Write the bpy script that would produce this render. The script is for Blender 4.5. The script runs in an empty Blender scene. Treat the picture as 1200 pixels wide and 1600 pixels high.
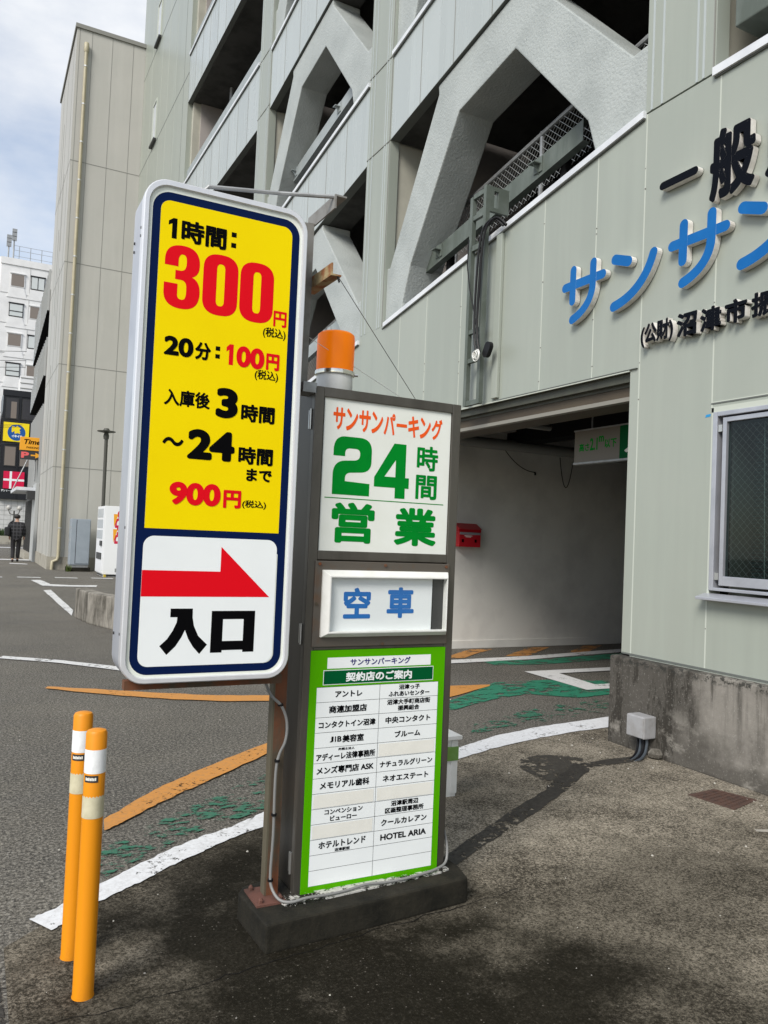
import bpy, bmesh, math, random
from mathutils import Vector, Matrix
random.seed(7)
SC = bpy.context.scene
COL = SC.collection

# ------------------------------------------------------------------ camera
cam = bpy.data.objects.new('camera', bpy.data.cameras.new('camera'))
COL.objects.link(cam)
cam.data.sensor_fit = 'VERTICAL'
cam.data.sensor_height = 36.0
cam.data.lens = 1238.4 / 1600 * 36.0
cam.data.clip_start = 0.05
cam.data.clip_end = 1000
_r = Vector((0.8864168, -0.4609414, 0.0424058))
_u = Vector((-0.0529708, -0.0100014, 0.9985460))
_f = Vector((0.4598470, 0.8873743, 0.0332819))
cam.matrix_world = Matrix(((_r.x, _u.x, -_f.x, 0), (_r.y, _u.y, -_f.y, 0), (_r.z, _u.z, -_f.z, 1.4), (0, 0, 0, 1)))
SC.camera = cam

# ------------------------------------------------------------------ sky, sun, exposure
SUN = Vector((-0.62, -0.42, 0.66)).normalized()
SKY_STRENGTH = 0.12
CLOUD = 5.0
world = bpy.data.worlds.new('World')
SC.world = world
world.use_nodes = True
wn, wl = world.node_tree.nodes, world.node_tree.links
bg = wn['Background']
sky = wn.new('ShaderNodeTexSky')
sky.sky_type = 'NISHITA'
sky.sun_disc = False
sky.sun_elevation = math.asin(SUN.z)
sky.sun_rotation = math.atan2(SUN.x, SUN.y)
tc = wn.new('ShaderNodeTexCoord')
mp = wn.new('ShaderNodeMapping')
mp.inputs['Scale'].default_value = (1.0, 1.0, 2.2)
mp.inputs['Location'].default_value = (0.35, 0.1, 0.0)
nz = wn.new('ShaderNodeTexNoise')
nz.inputs['Scale'].default_value = 2.3
nz.inputs['Detail'].default_value = 7
nz.inputs['Roughness'].default_value = 0.55
rp = wn.new('ShaderNodeValToRGB')
rp.color_ramp.elements[0].position = 0.36
rp.color_ramp.elements[0].color = (0.12, 0.12, 0.12, 1)
rp.color_ramp.elements[1].position = 0.64
mx = wn.new('ShaderNodeMix')
mx.data_type = 'RGBA'
mx.inputs[7].default_value = (CLOUD * 0.97, CLOUD, CLOUD * 1.045, 1)
wl.new(tc.outputs['Generated'], mp.inputs['Vector'])
wl.new(mp.outputs['Vector'], nz.inputs['Vector'])
wl.new(nz.outputs['Fac'], rp.inputs['Fac'])
wl.new(rp.outputs['Color'], mx.inputs[0])
wl.new(sky.outputs['Color'], mx.inputs[6])
wl.new(mx.outputs[2], bg.inputs['Color'])
bg.inputs['Strength'].default_value = SKY_STRENGTH

sl = bpy.data.lights.new('sun', 'SUN')
sl.energy = 2.35
sl.angle = math.radians(26)
sl.color = (1.0, 0.96, 0.9)
so = bpy.data.objects.new('sun', sl)
so.rotation_euler = SUN.to_track_quat('Z', 'Y').to_euler()
so.location = (0, 0, 40)
COL.objects.link(so)
SC.view_settings.view_transform = 'Standard'
SC.view_settings.look = 'None'
SC.view_settings.exposure = 0.66
SC.view_settings.gamma = 1
SC.view_settings.use_curve_mapping = False

# ------------------------------------------------------------------ materials
MATS = {}


class NT:
    def __init__(self, name):
        self.m = bpy.data.materials.new(name)
        self.m.use_nodes = True
        self.t = self.m.node_tree
        self.p = self.t.nodes['Principled BSDF']
        self.out = self.t.nodes['Material Output']
        c = self.t.nodes.new('ShaderNodeTexCoord')
        self.obj = c.outputs['Object']
        g = self.t.nodes.new('ShaderNodeNewGeometry')
        self.pos = g.outputs['Position']
        self.nor = g.outputs['Normal']

    def n(self, t):
        return self.t.nodes.new(t)

    def l(self, a, b):
        self.t.links.new(a, b)

    def vec(self, src, scale=(1, 1, 1), loc=(0, 0, 0)):
        m = self.n('ShaderNodeMapping')
        m.inputs['Scale'].default_value = scale
        m.inputs['Location'].default_value = loc
        self.l(src, m.inputs['Vector'])
        return m.outputs['Vector']

    def noise(self, scale, detail=5, src=None, stretch=(1, 1, 1), rough=0.6, loc=(0, 0, 0)):
        x = self.n('ShaderNodeTexNoise')
        x.inputs['Scale'].default_value = scale
        x.inputs['Detail'].default_value = detail
        x.inputs['Roughness'].default_value = rough
        self.l(self.vec(src or self.obj, stretch, loc), x.inputs['Vector'])
        return x.outputs['Fac']

    def ramp(self, fac, a, b, ca=0.0, cb=1.0):
        r = self.n('ShaderNodeMapRange')
        r.inputs['From Min'].default_value = a
        r.inputs['From Max'].default_value = b
        r.inputs['To Min'].default_value = ca
        r.inputs['To Max'].default_value = cb
        self.l(fac, r.inputs['Value'])
        return r.outputs['Result']

    def math(self, op, a, b=None):
        m = self.n('ShaderNodeMath')
        m.operation = op
        for i, v in enumerate((a, b)):
            if v is None:
                continue
            if isinstance(v, (int, float)):
                m.inputs[i].default_value = v
            else:
                self.l(v, m.inputs[i])
        return m.outputs[0]

    def mix(self, fac, a, b):
        m = self.n('ShaderNodeMix')
        m.data_type = 'RGBA'
        for i, v in ((0, fac), (6, a), (7, b)):
            if isinstance(v, (int, float)):
                m.inputs[i].default_value = v
            elif isinstance(v, tuple):
                m.inputs[i].default_value = (*v[:3], 1)
            else:
                self.l(v, m.inputs[i])
        return m.outputs[2]

    def bump(self, h, strength=0.3, dist=0.01):
        b = self.n('ShaderNodeBump')
        b.inputs['Strength'].default_value = strength
        b.inputs['Distance'].default_value = dist
        self.l(h, b.inputs['Height'])
        self.l(b.outputs['Normal'], self.p.inputs['Normal'])

    def set(self, col=None, rough=None, metal=None, spec=None):
        for k, v in (('Base Color', col), ('Roughness', rough), ('Metallic', metal), ('Specular IOR Level', spec)):
            if v is None:
                continue
            if isinstance(v, tuple):
                self.p.inputs[k].default_value = (*v[:3], 1)
            elif isinstance(v, (int, float)):
                self.p.inputs[k].default_value = v
            else:
                self.l(v, self.p.inputs[k])
        return self


def mat(name, c, c2=None, scale=6, thr=(0.42, 0.66), rough=0.55, metal=0, spec=0.4, stretch=(1, 1, 1), bump=0, bscale=120,
        bdist=0.004, r2=None):
    k = NT(name)
    col = c
    if c2 is not None:
        f = k.ramp(k.noise(scale, 6, stretch=stretch), thr[0], thr[1])
        col = k.mix(f, c, c2)
        if r2 is not None:
            k.l(k.ramp(f, 0, 1, rough, r2), k.p.inputs['Roughness'])
            k.set(col, None, metal, spec)
        else:
            k.set(col, rough, metal, spec)
    else:
        k.set(col, rough, metal, spec)
    if bump:
        k.bump(k.noise(bscale, 3), bump, bdist)
    MATS[name] = k.m
    return k.m


def panel_mat(name, c, c2, rough, bump=0.06, streak=0.5):
    """coated metal cladding: faint runs, slight waviness, dust"""
    k = NT(name)
    runs = k.ramp(k.noise(1.6, 5, stretch=(2.5, 2.5, 0.22)), 0.48, 0.75)
    dust = k.ramp(k.noise(0.9, 6), 0.35, 0.75)
    a = k.mix(dust, c, c2)
    fine = k.ramp(k.noise(9, 4, stretch=(1.5, 1.5, 0.05)), 0.56, 0.8, 0, 0.35)
    sx = k.n('ShaderNodeSeparateXYZ')
    k.l(k.obj, sx.inputs[0])
    cell = k.math('FLOOR', k.math('DIVIDE', k.math('ADD', sx.outputs[1], 3.24), 0.65))
    wn_ = k.n('ShaderNodeTexWhiteNoise')
    wn_.noise_dimensions = '1D'
    k.l(cell, wn_.inputs['W'])
    a = k.mix(k.math('MULTIPLY', wn_.outputs['Value'], 0.75), a, tuple(v * 0.885 for v in c))
    b = k.mix(k.math('MULTIPLY', runs, 0.42), a, tuple(min(1, v * 1.16 + .015) for v in c))
    b = k.mix(k.math('MULTIPLY', fine, streak), b, tuple(v * 0.80 for v in c))
    k.set(b, None, 0, 0.5)
    k.l(k.ramp(k.math('ADD', runs, k.math('MULTIPLY', dust, 0.5)), 0, 1.5, rough, rough + 0.16), k.p.inputs['Roughness'])
    k.bump(k.noise(2.2, 3, stretch=(1, 1, 0.35)), bump, 0.02)
    MATS[name] = k.m
    return k.m


PANEL = panel_mat('cladding_green_grey', (0.300, 0.328, 0.284), (0.325, 0.345, 0.300), 0.30)
PANEL_UP = panel_mat('cladding_upper_sky_tint', (0.39, 0.428, 0.42), (0.42, 0.455, 0.45), 0.24, 0.05, 0.12)  # lighter, bluer copy of the cladding: sky reflection put into its colour
ANNEX = panel_mat('cladding_warm_grey', (0.40, 0.395, 0.36), (0.43, 0.42, 0.385), 0.5, 0.03, 0.2)
SEAM_L = mat('sealant_pale', (0.47, 0.50, 0.44), rough=0.6)
SEAM_D = mat('sealant_dark', (0.12, 0.13, 0.12), rough=0.7)
SEAM_M = mat('sealant_mid', (0.22, 0.22, 0.20), rough=0.7)
TAN = mat('reveal_beige', (0.44, 0.43, 0.36), (0.38, 0.37, 0.31), 2, rough=0.5)
STUCCO = mat('stucco_grey', (0.385, 0.412, 0.395), (0.315, 0.34, 0.325), 1.7, rough=0.42, bump=0.65, bscale=38, bdist=0.012)
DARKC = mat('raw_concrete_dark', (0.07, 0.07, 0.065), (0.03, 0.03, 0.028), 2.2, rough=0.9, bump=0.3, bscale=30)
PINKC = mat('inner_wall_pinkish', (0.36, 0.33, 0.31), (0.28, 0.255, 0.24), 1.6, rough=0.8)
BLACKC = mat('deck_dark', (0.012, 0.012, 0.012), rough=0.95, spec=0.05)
COPING = mat('aluminium_coping', (0.66, 0.68, 0.70), (0.55, 0.57, 0.6), 3, rough=0.4, metal=0.0, spec=0.5)
GUARD = mat('guard_steel', (0.085, 0.102, 0.085), (0.125, 0.145, 0.128), 3, rough=0.5, spec=0.4, stretch=(1, 3, 1))
GUARD_L = mat('guard_steel_reflection_tint', (0.27, 0.30, 0.30), (0.33, 0.36, 0.36), 3, rough=0.4, spec=0.5)  # paler copy of the guard steel, bright reflection put into the base colour
GALV = mat('galvanised', (0.33, 0.34, 0.34), (0.25, 0.255, 0.255), 14, rough=0.45, metal=0.4)
WIRE = mat('mesh_wire', (0.36, 0.37, 0.36), rough=0.5, metal=0.3)
ALU = mat('aluminium', (0.48, 0.49, 0.525), (0.40, 0.41, 0.445), 5, rough=0.35, metal=0.55)
ALU_W = mat('sign_frame_silver', (0.70, 0.71, 0.73), (0.62, 0.63, 0.655), 7, rough=0.33, metal=0.35, stretch=(1, 1, .3))
SIGN_SIDE = mat('sign_side_grey', (0.42, 0.44, 0.48), (0.36, 0.38, 0.42), 5, rough=0.38, metal=0.2)
LIP = mat('sign_face_lip', (0.74, 0.77, 0.70), rough=0.25)
YEL = mat('sign_yellow', (0.86, 0.66, 0.0), (0.84, 0.63, 0.0), 3, rough=0.5, spec=0.06)
NAVY = mat('sign_navy', (0.002, 0.010, 0.055), rough=0.5, spec=0.06)
WHITE = mat('sign_white', (0.80, 0.83, 0.83), (0.77, 0.80, 0.80), 4, rough=0.5, spec=0.06)
WHITE_OLD = mat('sign_white_aged', (0.75, 0.77, 0.72), (0.71, 0.73, 0.67), 5, rough=0.5, spec=0.06)
RED = mat('sign_red', (0.70, 0.004, 0.012), rough=0.5, spec=0.06)
BLACK = mat('sign_black', (0.003, 0.003, 0.0035), rough=0.55, spec=0.02)
GREEN_T = mat('sign_green', (0.0, 0.22, 0.02), (0.0, 0.19, 0.02), 8, rough=0.5, spec=0.06)
ORANGE_T = mat('sign_orange', (0.80, 0.10, 0.015), rough=0.5, spec=0.06)
LIME = mat('panel_lime', (0.075, 0.36, 0.0), rough=0.5, spec=0.06)
DGREEN = mat('panel_dark_green', (0.0, 0.085, 0.024), rough=0.5, spec=0.06)
INDIGO = mat('ink_indigo', (0.02, 0.015, 0.15), rough=0.5, spec=0.06)
BLUE_T = mat('ink_blue', (0.02, 0.15, 0.46), rough=0.5, spec=0.06)
PATCH = mat('covered_row', (0.78, 0.77, 0.71), (0.74, 0.73, 0.67), 14, rough=0.4)
BRONZE = mat('bronze_stainless', (0.125, 0.115, 0.10), (0.08, 0.073, 0.062), 5, rough=0.34, metal=0.65, stretch=(1, 1, 0.25), r2=0.5)
BRONZE_R = mat('bronze_rusty', (0.12, 0.105, 0.088), (0.15, 0.075, 0.035), 9, thr=(.55, .78), rough=0.5, metal=0.4)
STEEL = mat('hinge_steel', (0.55, 0.55, 0.53), rough=0.3, metal=0.8)
RUST = mat('rusted_iron', (0.075, 0.058, 0.038), (0.16, 0.052, 0.02), 9, thr=(.42, .62), rough=0.8, bump=0.4, bscale=60, stretch=(1, 1, .35))
ARMST = mat('weathered_steel', (0.21, 0.205, 0.19), (0.13, 0.115, 0.095), 9, rough=0.55, thr=(.45, .68))
RUST_O = mat('rusted_olive', (0.10, 0.088, 0.058), (0.085, 0.045, 0.025), 6, thr=(.5, .7), rough=0.7, stretch=(1, 1, .3))
RUST2 = mat('rust_flaking', (0.36, 0.28, 0.15), (0.24, 0.10, 0.04), 18, thr=(.45, .6), rough=0.8, bump=0.5, bscale=80)
RUSTBASE = mat('rust_red', (0.13, 0.055, 0.04), (0.08, 0.04, 0.03), 14, rough=0.85, bump=0.3)
CABLE_G = mat('cable_grey', (0.20, 0.20, 0.195), rough=0.5)
CABLE_K = mat('cable_black', (0.008, 0.008, 0.009), rough=0.45, spec=0.2)
CABLE_S = mat('cable_sheen', (0.055, 0.065, 0.075), rough=0.3)
WHITEPL = mat('white_plastic', (0.76, 0.76, 0.73), (0.66, 0.66, 0.62), 9, rough=0.4)
CHROME = mat('chrome', (0.7, 0.68, 0.62), rough=0.12, metal=1.0)
LETTER_SIDE = mat('letter_return_white', (0.72, 0.70, 0.66), (0.60, 0.57, 0.52), 14, rough=0.45)
LETTER_BLUE = mat('letter_blue', (0.002, 0.105, 0.34), (0.004, 0.12, 0.37), 4, rough=0.3, spec=0.22)
LETTER_BLACK = mat('letter_black', (0.004, 0.005, 0.008), rough=0.4, spec=0.05)
BOLLARD = mat('bollard_orange', (0.70, 0.25, 0.003), (0.50, 0.175, 0.008), 7, thr=(.52, .74), rough=0.45, stretch=(1, 1, .4))
REFL_W = mat('reflective_white', (0.80, 0.81, 0.81), (0.66, 0.67, 0.67), 30, thr=(.5, .72), rough=0.4)
REFL_Y = mat('reflective_aged', (0.58, 0.54, 0.38), (0.5, 0.46, 0.31), 30, rough=0.45)
ROAD_O = mat('x', (0.5, 0.2, 0.02))
MAILRED = mat('mailbox_red', (0.42, 0.012, 0.02), rough=0.35)
WALLIN = mat('garage_wall_paint', (0.66, 0.65, 0.61), (0.56, 0.55, 0.52), 2.0, rough=0.55, bump=0.05, bscale=20)
PIPE_D = mat('pipe_grey', (0.22, 0.22, 0.21), rough=0.6)
SOFFIT = mat('soffit_steel', (0.065, 0.068, 0.05), (0.05, 0.05, 0.037), 5, rough=0.5)
SHUT_B = mat('shutter_box_brown', (0.075, 0.058, 0.038), (0.05, 0.038, 0.026), 4, rough=0.6, stretch=(1, .4, 1))
SHUT_E = mat('shutter_edge', (0.22, 0.21, 0.18), rough=0.5)
BOARD = mat('height_board_dull', (0.16, 0.145, 0.12), rough=0.5)
BLUETAPE = mat('blue_tape', (0.02, 0.25, 0.52), rough=0.5)
BLIND = mat('blind_slat', (0.045, 0.075, 0.075), rough=0.5)
ROOMD = mat('room_dark', (0.06, 0.055, 0.05), rough=0.9)
ROOMW = mat('room_wall', (0.24, 0.21, 0.19), rough=0.8)
CREAM = mat('cream_pipe', (0.40, 0.36, 0.245), (0.35, 0.315, 0.215), 4, rough=0.45)
GREYCAB = mat('cabinet_blue_grey', (0.30, 0.34, 0.38), (0.27, 0.31, 0.345), 3, rough=0.4)
VEND = mat('vending_white', (0.78, 0.79, 0.80), rough=0.3)
VEND_G = mat('vending_inner', (0.40, 0.43, 0.45), (0.5, 0.52, 0.53), 9, rough=0.3)
DARKPOLE = mat('lamp_pole_dark', (0.06, 0.06, 0.05), rough=0.5)
JBOX = mat('junction_box_grey', (0.33, 0.33, 0.335), (0.27, 0.262, 0.255), 14, rough=0.45)
GRATE = mat('rusty_grate', (0.085, 0.045, 0.032), (0.055, 0.034, 0.027), 30, rough=0.85, bump=0.5)
WHITEB = mat('white_building', (0.72, 0.72, 0.71), (0.64, 0.64, 0.63), 0.9, rough=0.7)
RIBGREY = mat('ribbed_grey', (0.17, 0.17, 0.17), (0.13, 0.13, 0.13), 1.2, rough=0.55)
LTGREY = mat('light_grey_wall', (0.36, 0.37, 0.36), rough=0.55)
FROST = mat('frosted_parapet', (0.55, 0.57, 0.58), (0.42, 0.45, 0.47), 2, rough=0.3)
BLACKB = mat('black_building', (0.016, 0.017, 0.02), rough=0.35)
BROWNWIN = mat('curtain_brown', (0.20, 0.17, 0.145), rough=0.3)
PALEWIN = mat('curtain_pale', (0.55, 0.58, 0.57), rough=0.3)
DARKWIN = mat('dark_glazing', (0.05, 0.05, 0.055), rough=0.08)
FRAMEK = mat('window_frame_dark', (0.035, 0.035, 0.035), rough=0.4)
FLAGRED = mat('flag_red', (0.62, 0.008, 0.06), rough=0.4)
SHOPYEL = mat('shop_yellow', (0.86, 0.66, 0.01), rough=0.4)
SHOPBLUE = mat('shop_blue', (0.01, 0.09, 0.32), rough=0.4)
SHOPORG = mat('shop_orange', (0.80, 0.36, 0.02), rough=0.4)
TILEW = mat('white_tile', (0.58, 0.58, 0.56), (0.5, 0.5, 0.48), 3, rough=0.5)
HEDGE = mat('hedge_leaf', (0.05, 0.085, 0.025), (0.03, 0.055, 0.015), 3, rough=0.7)
SKIN = mat('skin', (0.42, 0.26, 0.19), rough=0.6)
HAIR = mat('hair_black', (0.012, 0.010, 0.009), rough=0.6)
TROUSER = mat('trousers_dark', (0.016, 0.015, 0.017), rough=0.8)
SHOE = mat('shoe_black', (0.01, 0.01, 0.01), rough=0.5)
BAG = mat('bag_black', (0.014, 0.014, 0.016), rough=0.5)
GLOBE = mat('lamp_globe', (0.42, 0.41, 0.38), rough=0.2)
MOSS = mat('weed_green', (0.07, 0.10, 0.02), rough=0.8)


def plaid():
    k = NT('plaid_jacket')
    s = k.n('ShaderNodeSeparateXYZ')
    k.l(k.obj, s.inputs[0])

    def lines(o, per, w):
        return k.math('LESS_THAN', k.math('PINGPONG', o, per), w)
    a = lines(s.outputs[0], 0.055, 0.012)
    b = lines(s.outputs[2], 0.06, 0.012)
    f = k.math('MAXIMUM', a, b)
    k.set(k.mix(f, (0.007, 0.007, 0.009), (0.05, 0.05, 0.055)), 0.85)
    return k.m


PLAID = plaid()


def asphalt():
    k = NT('asphalt_road')
    p = k.pos
    big = k.ramp(k.noise(0.45, 5, p), 0.35, 0.7)
    streak = k.ramp(k.noise(1.1, 6, p, (0.35, 1.6, 1)), 0.45, 0.75)
    mid = k.ramp(k.noise(2.6, 7, p, rough=0.7), 0.35, 0.7)
    sp = k.noise(62, 4, p, rough=0.95)
    sp2 = k.noise(420, 2, p)
    c = k.mix(big, (0.078, 0.073, 0.063), (0.150, 0.138, 0.115))
    c = k.mix(k.math('MULTIPLY', streak, 0.7), c, (0.052, 0.049, 0.046))
    c = k.mix(k.math('MULTIPLY', mid, 0.35), c, (0.155, 0.146, 0.13))
    g = k.ramp(sp, 0.38, 0.66)
    c = k.mix(k.math('MULTIPLY', k.ramp(sp, 0.50, 0.63), 0.85), c, (0.36, 0.335, 0.28))
    c = k.mix(k.math('MULTIPLY', k.ramp(sp, 0.5, 0.40), 0.85), c, (0.020, 0.018, 0.015))
    vo = k.n('ShaderNodeTexVoronoi')
    vo.inputs['Scale'].default_value = 62
    k.l(p, vo.inputs['Vector'])
    sc_ = k.n('ShaderNodeSeparateColor')
    k.l(vo.outputs['Color'], sc_.inputs[0])
    st = k.math('MULTIPLY', k.math('LESS_THAN', vo.outputs['Distance'], 0.3), k.math('GREATER_THAN', sc_.outputs[0], 0.72))
    c = k.mix(k.math('MULTIPLY', st, 0.7), c, (0.30, 0.285, 0.25))
    st2 = k.math('MULTIPLY', k.math('LESS_THAN', vo.outputs['Distance'], 0.3), k.math('LESS_THAN', sc_.outputs[0], 0.22))
    c = k.mix(k.math('MULTIPLY', st2, 0.8), c, (0.018, 0.017, 0.016))
    k.set(c, None, 0, 0.2)
    k.l(k.ramp(streak, 0, 1, 0.8, 0.6), k.p.inputs['Roughness'])
    k.bump(k.math('ADD', k.math('MULTIPLY', g, 1.0), k.math('MULTIPLY', sp2, 0.5)), 0.5, 0.004)
    return k.m


def blob(k, xs, ys, cx, cy, rx, ry):
    """soft round mask: 1 at the middle, 0 past the radius (world metres)"""
    a = k.math('DIVIDE', k.math('SUBTRACT', xs, cx), rx)
    b = k.math('DIVIDE', k.math('SUBTRACT', ys, cy), ry)
    d = k.math('ADD', k.math('MULTIPLY', a, a), k.math('MULTIPLY', b, b))
    return k.ramp(d, 0.2, 1.6, 1, 0)


def apron():
    """old concrete forecourt: pale worn grit, near-black tone in one broad patch round the sign foot"""
    k = NT('forecourt_concrete')
    p = k.pos
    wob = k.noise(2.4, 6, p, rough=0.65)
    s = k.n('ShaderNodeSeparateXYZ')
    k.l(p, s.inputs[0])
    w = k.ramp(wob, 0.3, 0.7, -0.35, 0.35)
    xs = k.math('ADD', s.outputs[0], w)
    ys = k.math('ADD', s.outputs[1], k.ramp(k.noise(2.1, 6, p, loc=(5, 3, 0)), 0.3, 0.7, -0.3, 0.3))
    dark_patch = blob(k, xs, ys, 1.02, 2.70, 0.82, 1.05)  # masks for the broad near-black patches, edges broken by noise
    dark_patch = k.math('MAXIMUM', dark_patch, blob(k, xs, ys, 1.25, 2.0, 1.15, 0.75))
    dark_patch2 = k.math('MULTIPLY', blob(k, xs, ys, 2.75, 2.35, 1.1, 0.5), 0.5)
    dark_patch3 = k.math('MULTIPLY', blob(k, xs, ys, 2.6, 3.75, 0.7, 0.45), 0.25)
    dark_patch = k.math('MAXIMUM', dark_patch, k.math('MAXIMUM', dark_patch2, dark_patch3))
    blot = k.ramp(k.noise(2.1, 9, p, rough=0.78, loc=(1.3, .4, 0)), 0.42, 0.60)
    sp = k.noise(88, 4, p, rough=0.95)
    c = k.mix(blot, (0.262, 0.232, 0.182), (0.074, 0.065, 0.051))
    c = k.mix(k.math('MULTIPLY', k.ramp(sp, 0.49, 0.62), 0.7), c, (0.47, 0.415, 0.325))
    c = k.mix(k.math('MULTIPLY', k.ramp(sp, 0.51, 0.40), 0.85), c, (0.028, 0.024, 0.018))
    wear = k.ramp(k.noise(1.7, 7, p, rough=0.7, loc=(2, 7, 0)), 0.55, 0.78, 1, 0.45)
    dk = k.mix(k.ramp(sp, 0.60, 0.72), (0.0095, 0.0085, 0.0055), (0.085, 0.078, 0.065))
    c = k.mix(k.math('MULTIPLY', k.math('MULTIPLY', dark_patch, wear), 0.96), c, dk)
    vo = k.n('ShaderNodeTexVoronoi')
    vo.inputs['Scale'].default_value = 70
    k.l(p, vo.inputs['Vector'])
    sc_ = k.n('ShaderNodeSeparateColor')
    k.l(vo.outputs['Color'], sc_.inputs[0])
    st = k.math('MULTIPLY', k.math('LESS_THAN', vo.outputs['Distance'], 0.20), k.math('GREATER_THAN', sc_.outputs[0], 0.90))
    c = k.mix(k.math('MULTIPLY', st, 0.6), c, (0.17, 0.155, 0.13))
    st2 = k.math('MULTIPLY', k.math('LESS_THAN', vo.outputs['Distance'], 0.26), k.math('LESS_THAN', sc_.outputs[0], 0.14))
    c = k.mix(k.math('MULTIPLY', st2, 0.8), c, (0.012, 0.011, 0.009))
    k.set(c, None, 0, 0.05)
    k.l(k.ramp(dark_patch, 0, 1, 0.9, 0.8), k.p.inputs['Roughness'])
    k.bump(sp, 0.5, 0.004)
    return k.m


def plinth_mat():
    k = NT('plinth_concrete')
    p = k.pos
    s = k.n('ShaderNodeSeparateXYZ')
    k.l(p, s.inputs[0])
    drips = k.ramp(k.noise(4.5, 7, p, (1, 1.5, 0.4), 0.75), 0.33, 0.56)
    far = k.ramp(k.math('ADD', s.outputs[1], k.ramp(k.noise(2.2, 5, p), 0.3, 0.7, -0.4, 0.4)), 3.25, 3.7)
    low = k.ramp(k.math('ADD', s.outputs[2], k.ramp(k.noise(4, 5, p), 0.3, 0.7, -0.12, 0.12)), 0.22, 0.06)
    dirt = k.math('MAXIMUM', k.math('MULTIPLY', far, k.math('MAXIMUM', drips, 0.78)), k.math('MULTIPLY', low, 0.7))
    c = k.mix(k.ramp(k.noise(6, 6, p), 0.35, 0.7), (0.255, 0.236, 0.208), (0.18, 0.167, 0.145))
    c = k.mix(dirt, c, (0.036, 0.032, 0.026))
    scr = k.ramp(k.noise(3.2, 6, p, (1, 1.1, 1.6), 0.7, (4, 2, 1)), 0.56, 0.66)
    lowm = k.ramp(s.outputs[2], 0.42, 0.18)
    c = k.mix(k.math('MULTIPLY', k.math('MULTIPLY', scr, lowm), 0.7), c, (0.30, 0.28, 0.245))
    run = k.ramp(k.noise(7, 5, p, (1, 1.6, 0.12), 0.6, (9, 0, 0)), 0.50, 0.62)
    topm = k.ramp(s.outputs[2], 0.15, 0.55)
    c = k.mix(k.math('MULTIPLY', k.math('MULTIPLY', run, topm), 0.75), c, (0.030, 0.027, 0.022))
    speck = k.ramp(k.noise(70, 4, p, rough=0.75), 0.58, 0.7)
    c = k.mix(k.math('MULTIPLY', speck, 0.5), c, (0.36, 0.345, 0.31))
    lich = k.ramp(k.noise(34, 5, p, rough=0.7), 0.5, 0.56)
    top = k.ramp(s.outputs[2], 0.565, 0.60)
    c = k.mix(k.math('MULTIPLY', top, k.math('MULTIPLY', lich, 0.9)), c, (0.03, 0.03, 0.026))
    k.set(c, 0.85, 0, 0.25)
    k.bump(k.noise(45, 5, p), 0.35, 0.006)
    return k.m


def stained(name, c, d, thr=(.4, .62), sc=5, st=(1, 1, .3)):
    k = NT(name)
    a = k.ramp(k.noise(sc, 7, stretch=st, rough=0.7), thr[0], thr[1])
    x = k.mix(a, c, d)
    x = k.mix(k.math('MULTIPLY', k.ramp(k.noise(60, 4, rough=.8), .55, .72), .45), x, tuple(v * 1.35 for v in c))
    k.set(x, 0.88, 0, 0.25)
    k.bump(k.noise(50, 5), 0.5, 0.006)
    return k.m


def paint(name, c, thr, dens=28, c2=None, base_wear=0.0, stretch=(1, 1, 1)):
    """road paint worn through in flakes"""
    k = NT(name)
    p = k.pos
    n1 = k.noise(dens, 6, p, stretch, 0.75)
    n2 = k.noise(3.0, 4, p)
    w = k.math('ADD', n1, k.ramp(n2, 0.35, 0.7, -0.10, 0.10))
    a = k.ramp(w, thr - 0.012, thr + 0.012)
    col = k.mix(k.ramp(k.noise(60, 4, p), 0.4, 0.7), c, c2 or tuple(v * 0.85 for v in c))
    k.set(col, 0.6, 0, 0.3)
    tr = k.n('ShaderNodeBsdfTransparent')
    ms = k.n('ShaderNodeMixShader')
    k.l(a, ms.inputs[0])
    k.l(k.p.outputs[0], ms.inputs[1])
    k.l(tr.outputs[0], ms.inputs[2])
    k.l(ms.outputs[0], k.out.inputs[0])
    return k.m


def glass(name, tint=(0.9, 0.95, 0.95), gl=0.06, refl=0.06):
    k = NT(name)
    tr = k.n('ShaderNodeBsdfTransparent')
    tr.inputs[0].default_value = (*tint, 1)
    g = k.n('ShaderNodeBsdfGlossy')
    g.inputs['Roughness'].default_value = gl
    ms = k.n('ShaderNodeMixShader')
    ms.inputs[0].default_value = refl
    k.l(tr.outputs[0], ms.inputs[1])
    k.l(g.outputs[0], ms.inputs[2])
    k.l(ms.outputs[0], k.out.inputs[0])
    return k.m


ASPHALT = asphalt()
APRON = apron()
PLINTH = plinth_mat()
KERBC = stained('old_concrete', (0.27, 0.25, 0.215), (0.075, 0.068, 0.055))
BLOCKC = stained('mossy_concrete', (0.026, 0.023, 0.016), (0.009, 0.0085, 0.006), (.36, .6), 6, (1, 1, .6))
FOUND = stained('foundation_concrete', (0.33, 0.31, 0.26), (0.12, 0.11, 0.09), (.5, .7), 2)
P_WHITE = paint('road_paint_white', (0.70, 0.71, 0.72), 0.615, 30, (0.56, 0.56, 0.56))
P_WHITE2 = paint('road_paint_white_worn', (0.62, 0.62, 0.61), 0.60, 22)
P_ORANGE = paint('road_paint_orange', (0.55, 0.24, 0.05), 0.63, 40, (0.42, 0.21, 0.07))
P_ORANGE2 = paint('road_paint_orange_worn', (0.42, 0.19, 0.045), 0.55, 14, stretch=(.5, 1, 1))
P_GREEN = paint('road_paint_green', (0.02, 0.19, 0.11), 0.53, 11, (0.04, 0.15, 0.095), stretch=(.6, 1.3, 1))
P_GREEN2 = paint('road_paint_green_scraps', (0.03, 0.15, 0.09), 0.43, 16, (0.06, 0.13, 0.09), stretch=(.6, 1.3, 1))
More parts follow.
